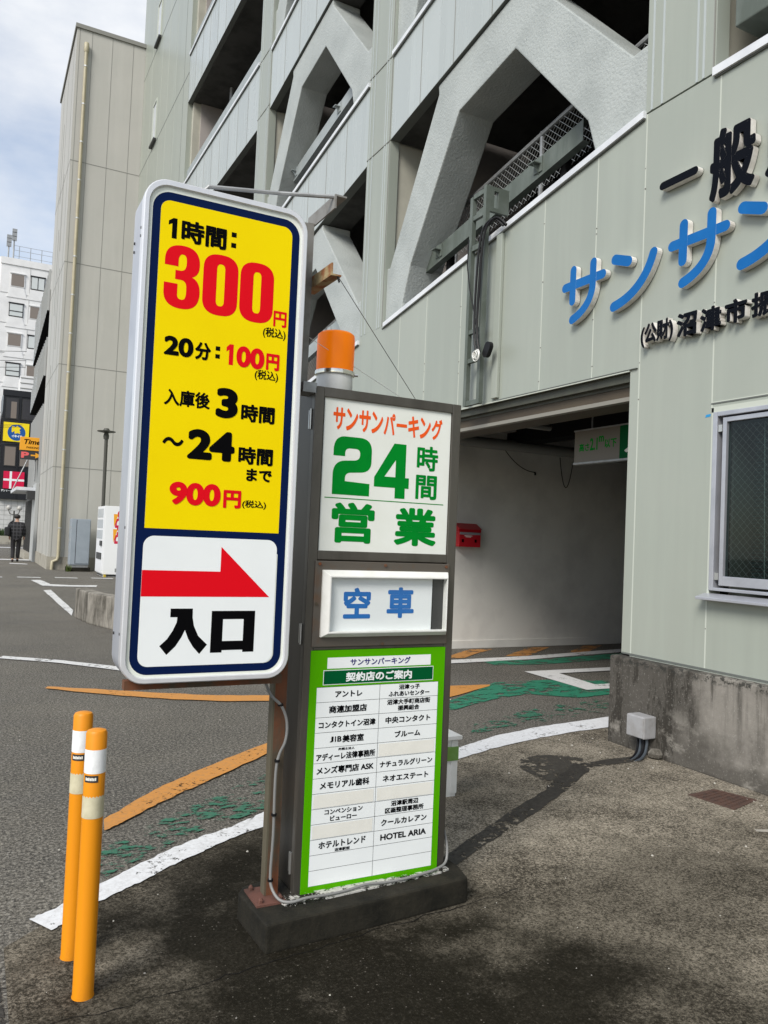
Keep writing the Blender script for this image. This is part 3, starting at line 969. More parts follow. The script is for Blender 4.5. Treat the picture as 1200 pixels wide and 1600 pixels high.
# --- ramp bays: spandrel, coping, brace, guard beam at each level
def ramp_bay(y0, y1, zc0, levels, fence_levels, brace_levels, gv=0.455, gm=GUARD):
    L = y1 - y0
    for lv in levels:
        za = zc0 + 3.345 * lv
        zb = za + SL * L
        if lv > levels[0]:
            s = MB()
            s.prism(para(y0, y1, za, zb, -1.065, -0.03), 'x', XF + 0.004, XF + T)
            s.m(1)
            n = int(round(L / 0.65))
            for i in range(1, n):
                y = y0 + L * i / n
                z = za + SL * (y - y0)
                s.box(XF + 0.001, XF + 0.004, y - 0.004, y + 0.004, z - 1.06, z - 0.04)
            s.m(2).prism(para(y0, y1, za, zb, -1.072, -1.0651), 'x', XF - 0.002, XF + T + 0.02)
            s.build('spandrel', [PANEL_UP, SEAM_M, SEAM_D], PK)
        c = MB()
        c.prism(para(y0 - 0.004, y1 - 0.06 if lv == 0 else y1, za, zb, -0.03, 0.022), 'x', XF - 0.03, XF + 0.16)
        c.m(1).prism(para(y0, y1, za, zb, -0.042, -0.0302), 'x', XF - 0.012, XF + 0.0)
        c.build('coping', [COPING, SEAM_D], PK)
        if lv in brace_levels:
            u = lambda a, v: (y0 + a * L / 4.17, za + SL * a * L / 4.17 + v)
            pts = [(.55, -.3), (.55, 0), (.67, .375), (1.71, 1.707), (2.67, 1.707), (3.6, .494), (3.75, .12), (3.75, -.3), (4.17, -.3), (4.17, .70), (4.10, .68), (3.1, 2.157), (3.115, 2.262), (1.495, 2.262),
                   (1.49, 2.17), (.18, .577), (0, .56), (0, -.3)]
            b = MB()
            b.prism([u(*p) for p in pts], 'x', XF + 0.03, XF + 0.47)
            b.build('brace', [STUCCO], PK, bevel=0.014)
        # beam and slab behind the spandrel above
        b = MB()
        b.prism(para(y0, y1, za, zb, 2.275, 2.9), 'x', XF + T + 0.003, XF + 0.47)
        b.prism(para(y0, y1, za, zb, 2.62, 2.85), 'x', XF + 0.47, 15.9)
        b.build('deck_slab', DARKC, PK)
        g = MB()
        ya, yb = y0 + 0.98, y0 + 3.62
        za_, zb_ = za + SL * (ya - y0), za + SL * (yb - y0)
        g.prism(para(ya, yb, za_, zb_, gv, gv + 0.19), 'x', XF + 0.25, XF + 0.256)
        g.prism(para(ya, yb, za_, zb_, gv + 0.184, gv + 0.19), 'x', XF + 0.256, XF + 0.33)
        g.prism(para(ya, yb, za_, zb_, gv, gv + 0.006), 'x', XF + 0.256, XF + 0.33)
        g.m(1)
        for yy in (ya + 0.35, yb - 0.35):
            zz = za + SL * (yy - y0)
            g.box(XF + 0.332, XF + 0.40, yy - 0.035, yy + 0.035, zz - 0.5, zz + 0.62)
        g.m(0)
        for yy in (ya + 0.6, yb - 0.3):
            zz = za + SL * (yy - y0) + gv + 0.095
            g.box(XF + 0.16, XF + 0.25, yy - 0.045, yy + 0.045, zz + 0.02, zz + 0.03)
            g.box(XF + 0.238, XF + 0.2495, yy - 0.06, yy + 0.06, zz - 0.05, zz + 0.09)
            g.prism([(XF + 0.17, zz + 0.02), (XF + 0.25, zz + 0.02), (XF + 0.25, zz - 0.07)], 'y', yy - 0.012, yy)
        g.build('guard_beam', [gm, BLACKC], PK)
        if lv in fence_levels:
            fx = XF + 0.56
            f = MB()
            fy0, fy1 = y0 + 0.05, y1 - 0.1
            top = lambda y: za + SL * (y - y0) + 1.17
            f.tube([(fx, fy0, top(fy0)), (fx, fy1, top(fy1))], 0.026, 8)
            for yy in (y0 + 0.35, y0 + 1.95, y0 + 3.5):
                f.tube([(fx + .01, yy, za + SL * (yy - y0) - 0.6), (fx + .01, yy, top(yy) + 0.03)], 0.026, 8)
            fo = f.build('safety_fence', GALV, PK)
            g = MB()
            H = 0.56
            d = 0.072
            N = int((fy1 - fy0 + H) / d)
            for sgn in (1, -1):
                for i in range(N):
                    a = fy0 - (H if sgn > 0 else 0) + i * d
                    b0, b1 = (a, 0.0), (a + sgn * H, H) if sgn > 0 else (a - H, H)
                    # clip to the run
                    (ya_, va_), (yb_, vb_) = b0, b1
                    def cl(y, ya_=ya_, va_=va_, yb_=yb_, vb_=vb_):
                        return va_ + (vb_ - va_) * (y - ya_) / (yb_ - ya_)
                    P, Q = [ya_, va_], [yb_, vb_]
                    for E_ in (P, Q):
                        if E_[0] < fy0:
                            E_[1] = cl(fy0); E_[0] = fy0
                        if E_[0] > fy1:
                            E_[1] = cl(fy1); E_[0] = fy1
                    if abs(P[0] - Q[0]) < 0.02:
                        continue
                    g.tube([(fx - 0.004 * sgn, P[0], top(P[0]) - H + P[1]), (fx - 0.004 * sgn, Q[0], top(Q[0]) - H + Q[1])], 0.0030, 3, cap=False)
            g.build('wire_mesh', WIRE, fo)


ramp_bay(4.272, 8.445, 4.605, [0, 1, 2, 3], [0, 1], [0, 1, 2])
ramp_bay(9.085, 13.21, 3.88, [0, 1, 2, 3, 4], [0, 1], [0, 1, 2, 3], 0.65, GUARD_L)
# --- level bay further on
for lv in range(0, 6):
    z = 3.33 + 3.345 * lv
    y0, y1 = 13.90, 19.85
    s = MB()
    if lv:
        s.box(XF + 0.004, XF + T, y0, y1, z - 1.24, z - 0.03)
        s.m(1)
        for i in range(1, 9):
            y = y0 + (y1 - y0) * i / 9
            s.box(XF + 0.001, XF + 0.004, y - 0.004, y + 0.004, z - 1.23, z - 0.04)
        s.m(2).box(XF - 0.002, XF + T + 0.02, y0, y1, z - 1.247, z - 1.2401)
        s.build('spandrel', [PANEL_UP, SEAM_M, SEAM_D], PK)
    c = MB()
    c.box(XF - 0.03, XF + 0.16, y0, y1, z - 0.03, z + 0.022)
    c.m(1).box(XF - 0.012, XF + 0.0, y0, y1, z - 0.042, z - 0.0302)
    c.build('coping', [COPING, SEAM_D], PK)
    b = MB()
    b.box(XF + T + 0.003, XF + 0.85, y0, y1, z + 2.08, z + 2.9)
    b.box(XF + 0.85, 15.9, y0, y1, z + 2.35, z + 2.7)
    b.box(XF + 2.2, XF + 2.6, y0, y1, z + 2.1, z + 2.35)
    b.build('deck_slab', DARKC, PK)
    g = MB()
    g.box(XF + 0.06, XF + 0.066, y0, y1, z + 0.15, z + 0.38)
    g.box(XF + 0.066, XF + 0.13, y0, y1, z + 0.374, z + 0.38)
    for yy in (y0 + 1.1, y0 + 3.0, y0 + 4.8):
        g.box(XF + 0.068, XF + 0.12, yy - .04, yy + .04, z + 0.023, z + 0.3)
    g.build('guard_beam', GUARD_L, PK)
w = MB()
w.box(XF + 0.12, XF + 0.30, 19.70, 19.86, 2, 24)
w.build('bay_reveal', TAN, PK)
w = MB()
w.box(XF + 0.30, XF + 2.6, 19.66, 19.86, 2, 24)
w.build('inner_column_wall', PINKC, PK)
# drain hose hanging in the level bay
MB().tube([(XF + 0.7, 18.4, 12.0), (XF + 0.7, 18.4, 11.3), (XF + 0.68, 18.3, 11.0), (XF + 0.66, 18.1, 10.8)], 0.04, 6).build('drain_hose', GALV, PK)
# --- stair tower wall
w = MB()
w.box(XF, XF + 0.2, 19.862, 27.0, 0, 25)
w.m(1)
for z in (3.3, 6.55, 9.75, 12.92, 16.05, 19.2):
    w.box(XF - 0.003, XF, 19.862, 26.6, z - 0.012, z + 0.012)
for y in (20.45,):
    w.box(XF - 0.003, XF, y - 0.008, y + 0.008, 0, 25)
w.m(2)
for y in (21.5, 22.6, 23.6, 25.2):
    w.box(XF - 0.002, XF, y - 0.006, y + 0.006, 0, 25)
w.build('tower_wall', [PANEL, SEAM_D, SEAM_L], PK)
for z in (9.9, 13.02, 16.15, 19.3):
    q = MB()
    for y0, y1, z0, z1 in ((24.0, 24.05, z, z + 1.25), (24.55, 24.6, z, z + 1.25), (24.05, 24.55, z + 1.2, z + 1.25)):
        q.box(XF - 0.03, XF - 0.001, y0, y1, z0, z1)
    f = q.build('slit_window', SEAM_L, PK)
    MB().box(XF - 0.006, XF - 0.001, 24.051, 24.549, z, z + 1.199).build('pane', FROST, f)
    MB().box(XF - 0.09, XF - 0.001, 23.95, 24.65, z - 0.06, z - 0.001).build('sill', FRAMEK, f)
# --- rear shell so the decks stay dark
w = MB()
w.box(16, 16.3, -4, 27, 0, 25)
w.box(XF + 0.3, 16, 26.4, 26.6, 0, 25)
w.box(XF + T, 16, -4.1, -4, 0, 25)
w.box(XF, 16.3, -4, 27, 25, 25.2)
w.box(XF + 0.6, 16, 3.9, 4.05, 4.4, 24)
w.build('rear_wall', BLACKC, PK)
# --- bay to the right of the near pilaster
w = MB()
w.box(XF + 0.004, XF + T, -4, 3.652, 6.75, 7.9)
w.box(XF, XF + T, -4, 3.652, 10.2, 24)
w.build('spandrel', PANEL, PK)
w = MB()
w.box(XF - 0.03, XF + 0.16, -4, 3.656, 4.575, 4.632)
w.m(1).box(XF - 0.012, XF, -4, 3.652, 4.563, 4.5745)
w.build('coping', [COPING, SEAM_D], PK)
w = MB()
w.box(XF + 0.03, XF + 0.5, -4, 3.535, 4.86, 5.9)
w.build('guard_beam', GUARD, PK, bevel=0.01)
w = MB()
w.box(XF + T + .002, 15.9, -4, 3.88, 4.2, 4.5)
w.box(XF + 0.5, 15.9, -4, 3.65, 6.9, 7.3)
w.build('deck_slab', DARKC, PK)
# --- entrance: shutter housing, inner walls, ceiling
w = MB()
w.box(XF + 0.03, XF + 0.5, 4.345, 8.8, 2.64, 2.704)
w.box(XF + 0.075, XF + 0.5, 4.345, 8.8, 2.615, 2.64)
w.build('entrance_lintel', SOFFIT, PK)
w = MB()
w.box(XF + 0.085, XF + 0.5, 4.345, 8.8, 2.535, 2.6145)
w.m(1).box(XF + 0.05, XF + 0.11, 4.345, 8.8, 2.503, 2.5345)
w.build('shutter_housing', [SHUT_B, SHUT_E], PK)
w = MB()
w.box(XF + T, 15.9, 8.80, 9.0, 0, 3.3)
w.m(1).box(XF + T, 15.9, 8.786, 8.80, 0, 0.10)
w.build('garage_side_wall', [WALLIN, WALLIN], PK)
w = MB()
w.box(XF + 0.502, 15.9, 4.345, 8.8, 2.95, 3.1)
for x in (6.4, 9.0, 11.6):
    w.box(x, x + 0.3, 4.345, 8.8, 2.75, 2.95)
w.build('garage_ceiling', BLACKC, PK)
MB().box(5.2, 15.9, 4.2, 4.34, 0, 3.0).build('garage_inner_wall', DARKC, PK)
w = MB()
w.tube([(5.4, 8.62, 2.86), (5.45, 8.62, 2.73), (5.6, 8.62, 2.71), (9.5, 8.62, 2.71)], 0.075, 10)
w.tube([(5.0, 7.9, 2.88), (12, 7.9, 2.88)], 0.04, 8)
w.build('ceiling_pipe', PIPE_D, PK, smooth=True)
w = MB()


def sag(a, b, d, n=10):
    a, b = Vector(a), Vector(b)
    return [a.lerp(b, i / n) - Vector((0, 0, d * 4 * (i / n) * (1 - i / n))) for i in range(n + 1)]


w.tube(sag((6.34, 8.75, 2.66), (6.86, 8.75, 2.40), 0.07), 0.006, 5)
w.tube([(6.86, 8.75, 2.40), (6.862, 8.75, 2.36)], 0.014, 5)
w.build('loose_cable', CABLE_K, PK)
w = MB()
w.tube(sag((7.26, 8.72, 2.64), (7.50, 8.72, 2.60), 0.40), 0.006, 5)
w.build('loose_cable', CABLE_K, PK)

# office window
win = thing('w', '', '', (XF, WY1, WZ0))
bpy.data.objects.remove(win)
f = MB()
f.box(XF - 0.012, XF + 0.09, WY1 - 0.035, WY1, WZ0 + 0.03, WZ1)
f.box(XF - 0.012, XF + 0.09, WY0, WY0 + 0.05, WZ0 + 0.03, WZ1)
f.box(XF - 0.012, XF + 0.09, WY0 + 0.05, WY1 - 0.0355, WZ1 - 0.03, WZ1)
f.box(XF - 0.012, XF + 0.09, WY0 + 0.05, WY1 - 0.0355, WZ0 + 0.03, WZ0 + 0.05)
wf = f.build('window', ALU, PK, bevel=0.004)
f = MB()
a, b_, c_, d_ = WY0 + 0.06, WY1 - 0.068, WZ0 + 0.065, WZ1 - 0.04
for q in ((a, a + .05, c_, d_), (b_ - .03, b_, c_, d_), (a + .05, b_ - .03, c_, c_ + .06), (a + .05, b_ - .03, d_ - .03, d_)):
    f.box(XF + 0.0, XF + 0.05, *q)
f.build('sash', ALU, wf, bevel=0.003)
f = MB()
f.box(XF - 0.004, XF + 0.03, WY1 - 0.066, WY1 - 0.038, WZ1 - 0.13, WZ1 - 0.085)
f.box(XF - 0.004, XF + 0.03, WY1 - 0.066, WY1 - 0.038, WZ0 + 0.10, WZ0 + 0.145)
f.build('hinge', STEEL, wf)
MB().box(XF + 0.022, XF + 0.026, a + .048, b_ - .028, c_ + .058, d_ - .028).build('pane', PANE, wf)
f = MB()
f.prism([(XF - 0.09, WZ0 - 0.012), (XF - 0.001, WZ0 + 0.012), (XF - 0.001, WZ0 - 0.03), (XF - 0.09, WZ0 - 0.03)], 'y', WY0 - 0.05, WY1 + 0.035)
f.build('sill', ALU, wf, bevel=0.003)
f = MB()
f.box(XF - 0.006, XF - 0.0008, WY1 - 0.0, WY1 + 0.016, WZ0 - 0.0, WZ1 + 0.03)
f.box(XF - 0.006, XF - 0.0008, WY0, WY1 + 0.016, WZ1, WZ1 + 0.035)
f.build('sealant', P_MORTAR if False else SEAM_L, wf)
f = MB()
nsl = 46
for i in range(nsl):
    z = c_ + 0.07 + (d_ - c_ - 0.13) * i / (nsl - 1)
    f.add([(XF + 0.10, a + .05, z - 0.006), (XF + 0.10, b_ - 0.16, z - 0.006), (XF + 0.118, b_ - 0.16, z + 0.006), (XF + 0.118, a + .05, z + 0.006)], [(0, 1, 2, 3)])
f.build('blind', BLIND, wf)
f = MB()
f.tube([(XF + 0.096, b_ - 0.30, c_ + .06), (XF + 0.096, b_ - 0.30, d_ - .05)], 0.004, 5)
f.tube([(XF + 0.094, b_ - 0.26, c_ + .06), (XF + 0.094, b_ - 0.235, d_ - .05)], 0.0025, 5)
f.build('blind_cord', WHITEPL, wf)
# wire reinforcement in the pane
f = MB()
for sgn in (1, -1):
    for i in range(60):
        y = a + .05 + i * 0.05
        hh = (d_ - c_ - .11)
        p0 = (y, 0.0); p1 = (y + sgn * hh, hh)
        P, Q = list(p0), list(p1)
        for E_ in (P, Q):
            for lim, s_ in ((a + .05, -1), (b_ - .05, 1)):
                if (E_[0] - lim) * s_ > 0:
                    t = (lim - p0[0]) / (p1[0] - p0[0])
                    E_[0] = lim; E_[1] = hh * t
        if 0 <= P[1] <= hh and 0 <= Q[1] <= hh and abs(P[0] - Q[0]) > .03:
            f.tube([(XF + 0.0245, P[0], c_ + .058 + P[1]), (XF + 0.0245, Q[0], c_ + .058 + Q[1])], 0.0006, 3, cap=False)
f.build('wire_mesh', WIRE, wf)
f = MB()
f.box(XF + 0.12, XF + 2.5, b_ + 0.0, b_ + 0.02, 0.7, 2.6)
f.m(1).box(XF + 2.5, XF + 2.52, WY0 - 1, WY1 + .5, 0.3, 2.9)
f.m(1).box(XF + T, XF + 2.5, WY0 - 1, b_, 2.6, 2.62)
f.box(XF + T, XF + 2.5, WY0 - 1, b_, 0.65, 0.67)
f.m(1).box(XF + T, XF + 2.5, WY0 - 1.02, WY0 - 1, 0.65, 2.6)
f.build('office_interior', [ROOMW, ROOMD], PK)
f = MB()
f.prism([(-3.665, 2.285), (-3.635, 2.290), (-3.633, 2.303), (-3.662, 2.300)], 'y', 0, 1)
f = MB().add([(XF - 0.0015, 3.655, 2.285), (XF - 0.0015, 3.615, 2.288), (XF - 0.0015, 3.612, 2.305), (XF - 0.0015, 3.650, 2.303)], [(0, 1, 2, 3)])
f.build('tape_mark', BLUETAPE, PK)

# --- raised lettering on the wall
FX = 4.195


def letter(strokes, wd, mt, name='sign_letter', dep=0.048):
    mb = MB()
    for i, s in enumerate(strokes):
        poly = stroke_poly(s, wd)
        t = 0.0004 * i
        n = len(poly)
        P = [(FX - t, -a, b) for a, b in poly]
        Q = [(FX + dep, -a, b) for a, b in poly]
        mb.m(0).add(P, [list(range(n))])
        mb.m(1).add(P + Q, [(k, (k + 1) % n, n + (k + 1) % n, n + k) for k in range(n)])
    o = mb.build(name, [mt, LETTER_SIDE], PK)
    return o


def sa(y0):
    return [[(-y0 + 0.03, 3.503), (-y0 + 0.468, 3.503)], [(-y0 + 0.128, 3.625), (-y0 + 0.125, 3.375)],
            [(-y0 + 0.360, 3.625), (-y0 + 0.358, 3.45)] + bez((-y0 + 0.355, 3.42), (-y0 + 0.325, 3.275), (-y0 + 0.13, 3.222), 10)]


def nn(y0):
    return [[(-y0 + 0.035, 3.575), (-y0 + 0.175, 3.522)], bez((-y0 + 0.035, 3.215), (-y0 + 0.33, 3.26), (-y0 + 0.418, 3.515), 14)]


letter(sa(5.08), 0.072, LETTER_BLUE)
letter(nn(4.52), 0.076, LETTER_BLUE)
letter(sa(3.962), 0.072, LETTER_BLUE)
letter(nn(3.40), 0.076, LETTER_BLUE)
letter([[(-4.035, 3.967), (-3.755, 3.967)]], 0.058, LETTER_BLACK)


def kanji(ch, y0, y1, z0, z1, bold, dep=0.048):
    mb = MB()
    text(mb, ch, (-y0, -y1, z0, z1), street(FX), bold, dep)
    mb.build('sign_letter', [LETTER_BLACK, LETTER_SIDE], PK)


kanji('般', 3.63, 3.285, 3.69, 4.16, 0.040)
kanji('財', 3.215, 2.87, 3.69, 4.16, 0.040)
kanji('(公財)', 4.20, 3.90, 2.842, 3.012, 0.05)
kanji('沼', 3.872, 3.698, 2.848, 3.012, 0.046)
kanji('津', 3.675, 3.505, 2.84, 3.002, 0.046)
kanji('市', 3.482, 3.315, 2.85, 3.005, 0.046)
kanji('振', 3.287, 3.118, 2.85, 3.005, 0.046)

# ================================================================== steel bracket frame on the wall with cables
SBX = 4.15
SB = thing('steel_bracket_frame', 'grey-green angle-iron bracket frame standing against the wall over the entrance', 'bracket', (SBX, 6.3, 2.7))
w = MB()
yl, yr = 6.42, 6.15
w.box(SBX - .02, SBX + .025, yl - .045, yl, 2.70, 4.735)
w.box(SBX - .02, SBX + .025, yr, yr + .045, 2.70, 4.775)
zz = [(2.70, 2.745), (3.11, 3.15), (3.39, 3.43), (4.20, 4.25), (4.50, 4.54), (4.71, 4.755)]
for i, (z0, z1) in enumerate(zz):
    w.box(SBX - .015, SBX + .02, yr + .0455, yl - .0455, z0, z1)
w.build('frame', GUARD, SB)
w = MB()
w.box(SBX + .026, SBX + .24, yr - 0.002, yr + .03, 4.53, 4.57)
w.box(SBX + .026, SBX + .24, yr - 0.002, yr + .03, 4.73, 4.77)
w.box(SBX + .026, SBX + .07, yr - 0.002, yr + .03, 4.57, 4.73)
w.box(SBX + .12, SBX + .24, yr - 0.002, yr + .03, 4.57, 4.73)
w.build('standoff_plate', GUARD, SB)
w = MB()
w.box(SBX + .026, SBX + .1, yl - .035, yl - .004, 4.28, 4.32)
w.build('standoff_plate', GUARD, SB)
w = MB()
w.box(SBX + .065, SBX + .098, 5.99, 6.08, 2.74, 4.28)
w.build('riser_duct', PANEL, SB, bevel=.006)
cb = MB()
for i, (dy, dx) in enumerate(((0, 0), (.022, .012), (.04, -.006))):
    cb.tube(smoothpath([(4.18 + dx, 5.88 + dy, 4.31), (4.14 + dx, 5.98 + dy, 4.40), (4.10 + dx, 6.08 + dy, 4.34), (4.085 + dx, 6.12 + dy, 4.15), (4.09 + dx, 6.15 + dy * 1.2, 3.8),
             (4.095 + dx, 6.17 + dy, 3.5), (4.09 + dx, 6.15 + dy, 3.3), (4.085 + dx, 6.10 + dy, 3.16)]), 0.011, 6)
cb.tube([(4.09, 6.36, 4.30), (4.09, 6.37, 4.05), (4.09, 6.31, 3.8), (4.09, 6.24, 3.62), (4.09, 6.18, 3.45), (4.09, 6.12, 3.2)], 0.006, 6)
cbo = cb.build('cable_bundle', CABLE_K)
tag(cbo, 'bundle of black cables hanging down the bracket frame over the entrance', 'cables')
cb = MB()
rn = random.Random(4)
for i in range(5):
    a0 = rn.uniform(0, 3)
    cx, cz, rr = 6.115 + rn.uniform(-.012, .012), 3.13 + rn.uniform(-.012, .012), rn.uniform(.028, .05)
    cb.tube([(4.07 - .006 * i, cx + rr * math.cos(t), cz + rr * math.sin(t)) for t in [k * math.pi / 8 for k in range(16)]], 0.005, 5, closed=True)
cb.build('cable_coil', WHITEPL, cbo)
w = MB()
w.prism(stroke_poly([(6.00, 3.20), (6.03, 3.15)], 0.09), 'x', 4.10, 4.14)
w.build('cable_clip', CABLE_K, cbo)

# ================================================================== height limit board in the entrance
HB = thing('height_limit_board', 'dull cream and green height limit board hanging inside the entrance', 'sign', (5.0, 5.4, 2.18))
w = MB()
w.box(5.0, 5.06, 4.5, 5.80, 2.185, 2.478)
w.m(1).box(4.992, 5.066, 4.5, 5.805, 2.168, 2.1849)
w.m(1).box(4.992, 5.066, 4.5, 5.805, 2.4781, 2.49)
w.build('board', [BOARD, GALV], HB)
w = MB().box(4.9965, 4.9995, 4.52, 5.21, 2.187, 2.476)
w.build('green_field', DGREEN, HB)
pl = street(4.999)
w = MB()
text(w, '高さ', (-5.735, -5.60, 2.285, 2.36), pl, .03)
w.build('lettering', GREEN_T, HB)
w = MB()
text(w, '2.1', (-5.59, -5.49, 2.285, 2.40), pl, .03)
w.build('lettering', GREEN_T, HB)
w = MB()
text(w, 'm', (-5.475, -5.41, 2.355, 2.41), pl, .03)
w.build('lettering', GREEN_T, HB)
w = MB()
text(w, '以下', (-5.40, -5.25, 2.295, 2.375), pl, .03)
w.build('lettering', GREEN_T, HB)
w = MB()
text(w, '入口', (-5.15, -4.65, 2.235, 2.42), street(4.9955), .03)
w.build('lettering', WHITE_OLD, HB)
w = MB()
for y in (5.6, 4.7):
    w.tube([(5.03, y, 2.49), (5.03, y, 2.95)], 0.008, 6)
w.build('hanger_rod', GALV, HB)

# mailbox
MX = thing('mailbox', 'red mailbox fixed to the pale wall inside the entrance', 'mailbox', (5.77, 8.78, 1.33))
w = MB()
w.box(5.60, 5.935, 8.66, 8.782, 1.335, 1.53)
w.build('box', MAILRED, MX, bevel=.006)
w = MB()
w.prism([(8.64, 1.565), (8.786, 1.645), (8.786, 1.53), (8.67, 1.53), (8.67, 1.565)], 'x', 5.595, 5.945)
w.build('lid', MAILRED, MX, bevel=.004)
w = MB()
w.box(5.605, 5.925, 8.655, 8.66, 1.495, 1.525)
w.build('slot_plate', ALU, MX)
w = MB()
w.box(5.68, 5.80, 8.6565, 8.6595, 1.476, 1.484)
w.box(5.70, 5.78, 8.6565, 8.6595, 1.462, 1.470)
w.build('label_sticker', WHITE_OLD, MX)
w = MB()
for x in (5.64, 5.84):
    w.box(x, x + .03, 8.656, 8.6595, 1.395, 1.435)
w.build('keyhole', BLACK, MX)

# ================================================================== YELLOW PRICE SIGN
YS = 2.60
PS = thing('price_sign', 'tall yellow and white parking price sign with a red arrow beside the entrance post', 'sign', (0.715, 2.6, 0.9))
w = MB()
w.prism(rrect(0.436, 0.994, 0.906, 2.532, 0.075, 8), 'y', YS + 0.012, YS + 0.172)
w.build('case', SIGN_SIDE, PS, smooth=True)
w = MB()
o_ = rrect(0.434, 0.996, 0.904, 2.534, 0.077, 8)
i_ = rrect(0.453, 0.977, 0.923, 2.512, 0.060, 8)
n = len(o_)
prof = [(o_, .03), (o_, -.004), (rrect(0.4375, 0.9925, 0.9075, 2.5305, .073, 8), -.008), (rrect(0.4495, 0.9805, 0.9195, 2.5155, .063, 8), -.008), (i_, -.002), (i_, .02)]
vs = [(a, YS + t, b) for P, t in prof for a, b in P]
w.add(vs, [(r * n + k, r * n + (k + 1) % n, (r + 1) * n + (k + 1) % n, (r + 1) * n + k) for r in range(len(prof) - 1) for k in range(n)])
w.build('frame', ALU_W, PS, smooth=True)
F = front(YS)
w = MB()
w.add([F(a, b, -.0013) for a, b in rrect(0.453, 0.977, 0.923, 2.512, 0.06, 8)], [list(range(n))])
w.build('face', LIP, PS)
w = MB()
ring(w.m(0), rrect(0.4625, 0.968, 0.932, 2.497, 0.058, 8), rrect(0.488, 0.941, 0.9575, 2.470, 0.032, 8), F, -.0008)
w.add([F(a, b, -.0009) for a, b in ((0.4875, 1.33), (0.9415, 1.33), (0.9415, 1.412), (0.4875, 1.412))], [(0, 1, 2, 3)])
# filled corners where the white panel rounds off under the divider
w.build('navy_border', NAVY, PS)
w = MB()
top = [p for p in rrect(0.4885, 0.9405, 1.3, 2.4695, 0.032, 8) if p[1] > 1.5]
w.add([F(a, b, -.0004) for a, b in top + [(0.4885, 1.4015), (0.9405, 1.4015)]], [list(range(len(top) + 2))])
w.build('yellow_field', YEL, PS)
w = MB()
P_ = rrect(0.4875, 0.9375, 0.958, 1.3775, 0.034, 8)
w.add([F(a, b, -.0004) for a, b in P_], [list(range(len(P_)))])
w.build('white_field', WHITE, PS)
w = MB()
w.add([F(*p, 0.0) for p in ((0.488, 1.1825), (0.9174, 1.1820), (0.7425, 1.349), (0.7425, 1.2662), (0.488, 1.2670))], [(0, 1, 2, 3, 4)])
w.build('arrow', RED, PS)


def numeral(mb, ch, box, place, t=0.0):
    """very heavy condensed digits drawn as outlines"""
    a0, a1, b0, b1 = box
    S = lambda u, v: (a0 + u * (a1 - a0), b0 + v * (b1 - b0))
    if ch == '0':
        def ell(u0, u1, v0, v1, rr, m=10):
            out = []
            for cu, cv, s in ((u1, v1, 0), (u0, v1, 90), (u0, v0, 180), (u1, v0, 270)):
                su = (u1 - u0) / 2
                cu2 = (u0 + u1) / 2
                cv2 = v1 - rr if s < 180 else v0 + rr
                for k in range(m + 1):
                    th = math.radians(s + 90 * k / m)
                    e = 0.78
                    c_, s_ = math.cos(th), math.sin(th)
                    out.append((cu2 + su * math.copysign(abs(c_) ** e, c_), cv2 + rr * math.copysign(abs(s_) ** e, s_)))
            return [S(*p) for p in out]
        ring(mb, ell(0, 1, 0, 1, 0.27), ell(0.385, 0.615, 0.155, 0.845, 0.10), place, t)
    elif ch == '3':
        out = []
        # outer contour then inner, as one outline
        P = [(0.0, .66), (0.0, .74)] + bez((0.0, .76), (.02, 1.0), (.5, 1.0)) + bez((.5, 1.0), (.97, 1.0), (.97, .73)) + bez((.97, .73), (.97, .57), (.77, .525)) + bez((.77, .525), (1.0, .48), (1.0, .29)) \
            + bez((1.0, .29), (1.0, .0), (.5, .0)) + bez((.5, 0), (0, 0), (0, .25)) + [(0, .385), (.375, .385)] + bez((.375, .22), (.375, .145), (.5, .145)) + bez((.5, .145), (.62, .145), (.62, .27)) \
            + bez((.62, .34), (.62, .455), (.45, .455)) + [(.30, .455), (.30, .60), (.45, .60)] + bez((.45, .60), (.60, .605), (.60, .73)) + bez((.60, .76), (.60, .86), (.49, .86)) + bez((.49, .86), (.375, .86), (.375, .74)) + [(.375, .66)]
        Q = []
        for p in P:
            if not Q or abs(p[0] - Q[-1][0]) + abs(p[1] - Q[-1][1]) > 1e-4:
                Q.append(p)
        mb.add([place(*S(*p), t) for p in Q], [list(range(len(Q)))])


def outline(mb, P, box, place, t=0.0):
    a0, a1, b0, b1 = box
    mb.add([place(a0 + u * (a1 - a0), b0 + v * (b1 - b0), t) for u, v in P], [list(range(len(P)))])


IRU = [(.196, 1), (.661, 1), (.665, .80), (.70, .62), (.80, .40), (1, .203), (.841, .0), (.70, .16), (.59, .34), (.515, .533), (.45, .38), (.33, .18), (.153, .0), (0, .192), (.15, .34), (.26, .52), (.335, .70), (.344, .813), (.196, .813)]


def kuchi(mb, box, place, t=0.0):
    for P in ([(0, 0), (.262, 0), (.262, 1), (0, 1)], [(.738, 0), (1, 0), (1, 1), (.738, 1)], [(.262, .80), (.738, .80), (.738, 1), (.262, 1)], [(.262, .055), (.738, .055), (.738, .275), (.262, .275)]):
        outline(mb, P, box, place, t)


def uniq(P):
    Q = []
    for p in P:
        if not Q or abs(p[0] - Q[-1][0]) + abs(p[1] - Q[-1][1]) > 1e-4:
            Q.append(p)
    return Q


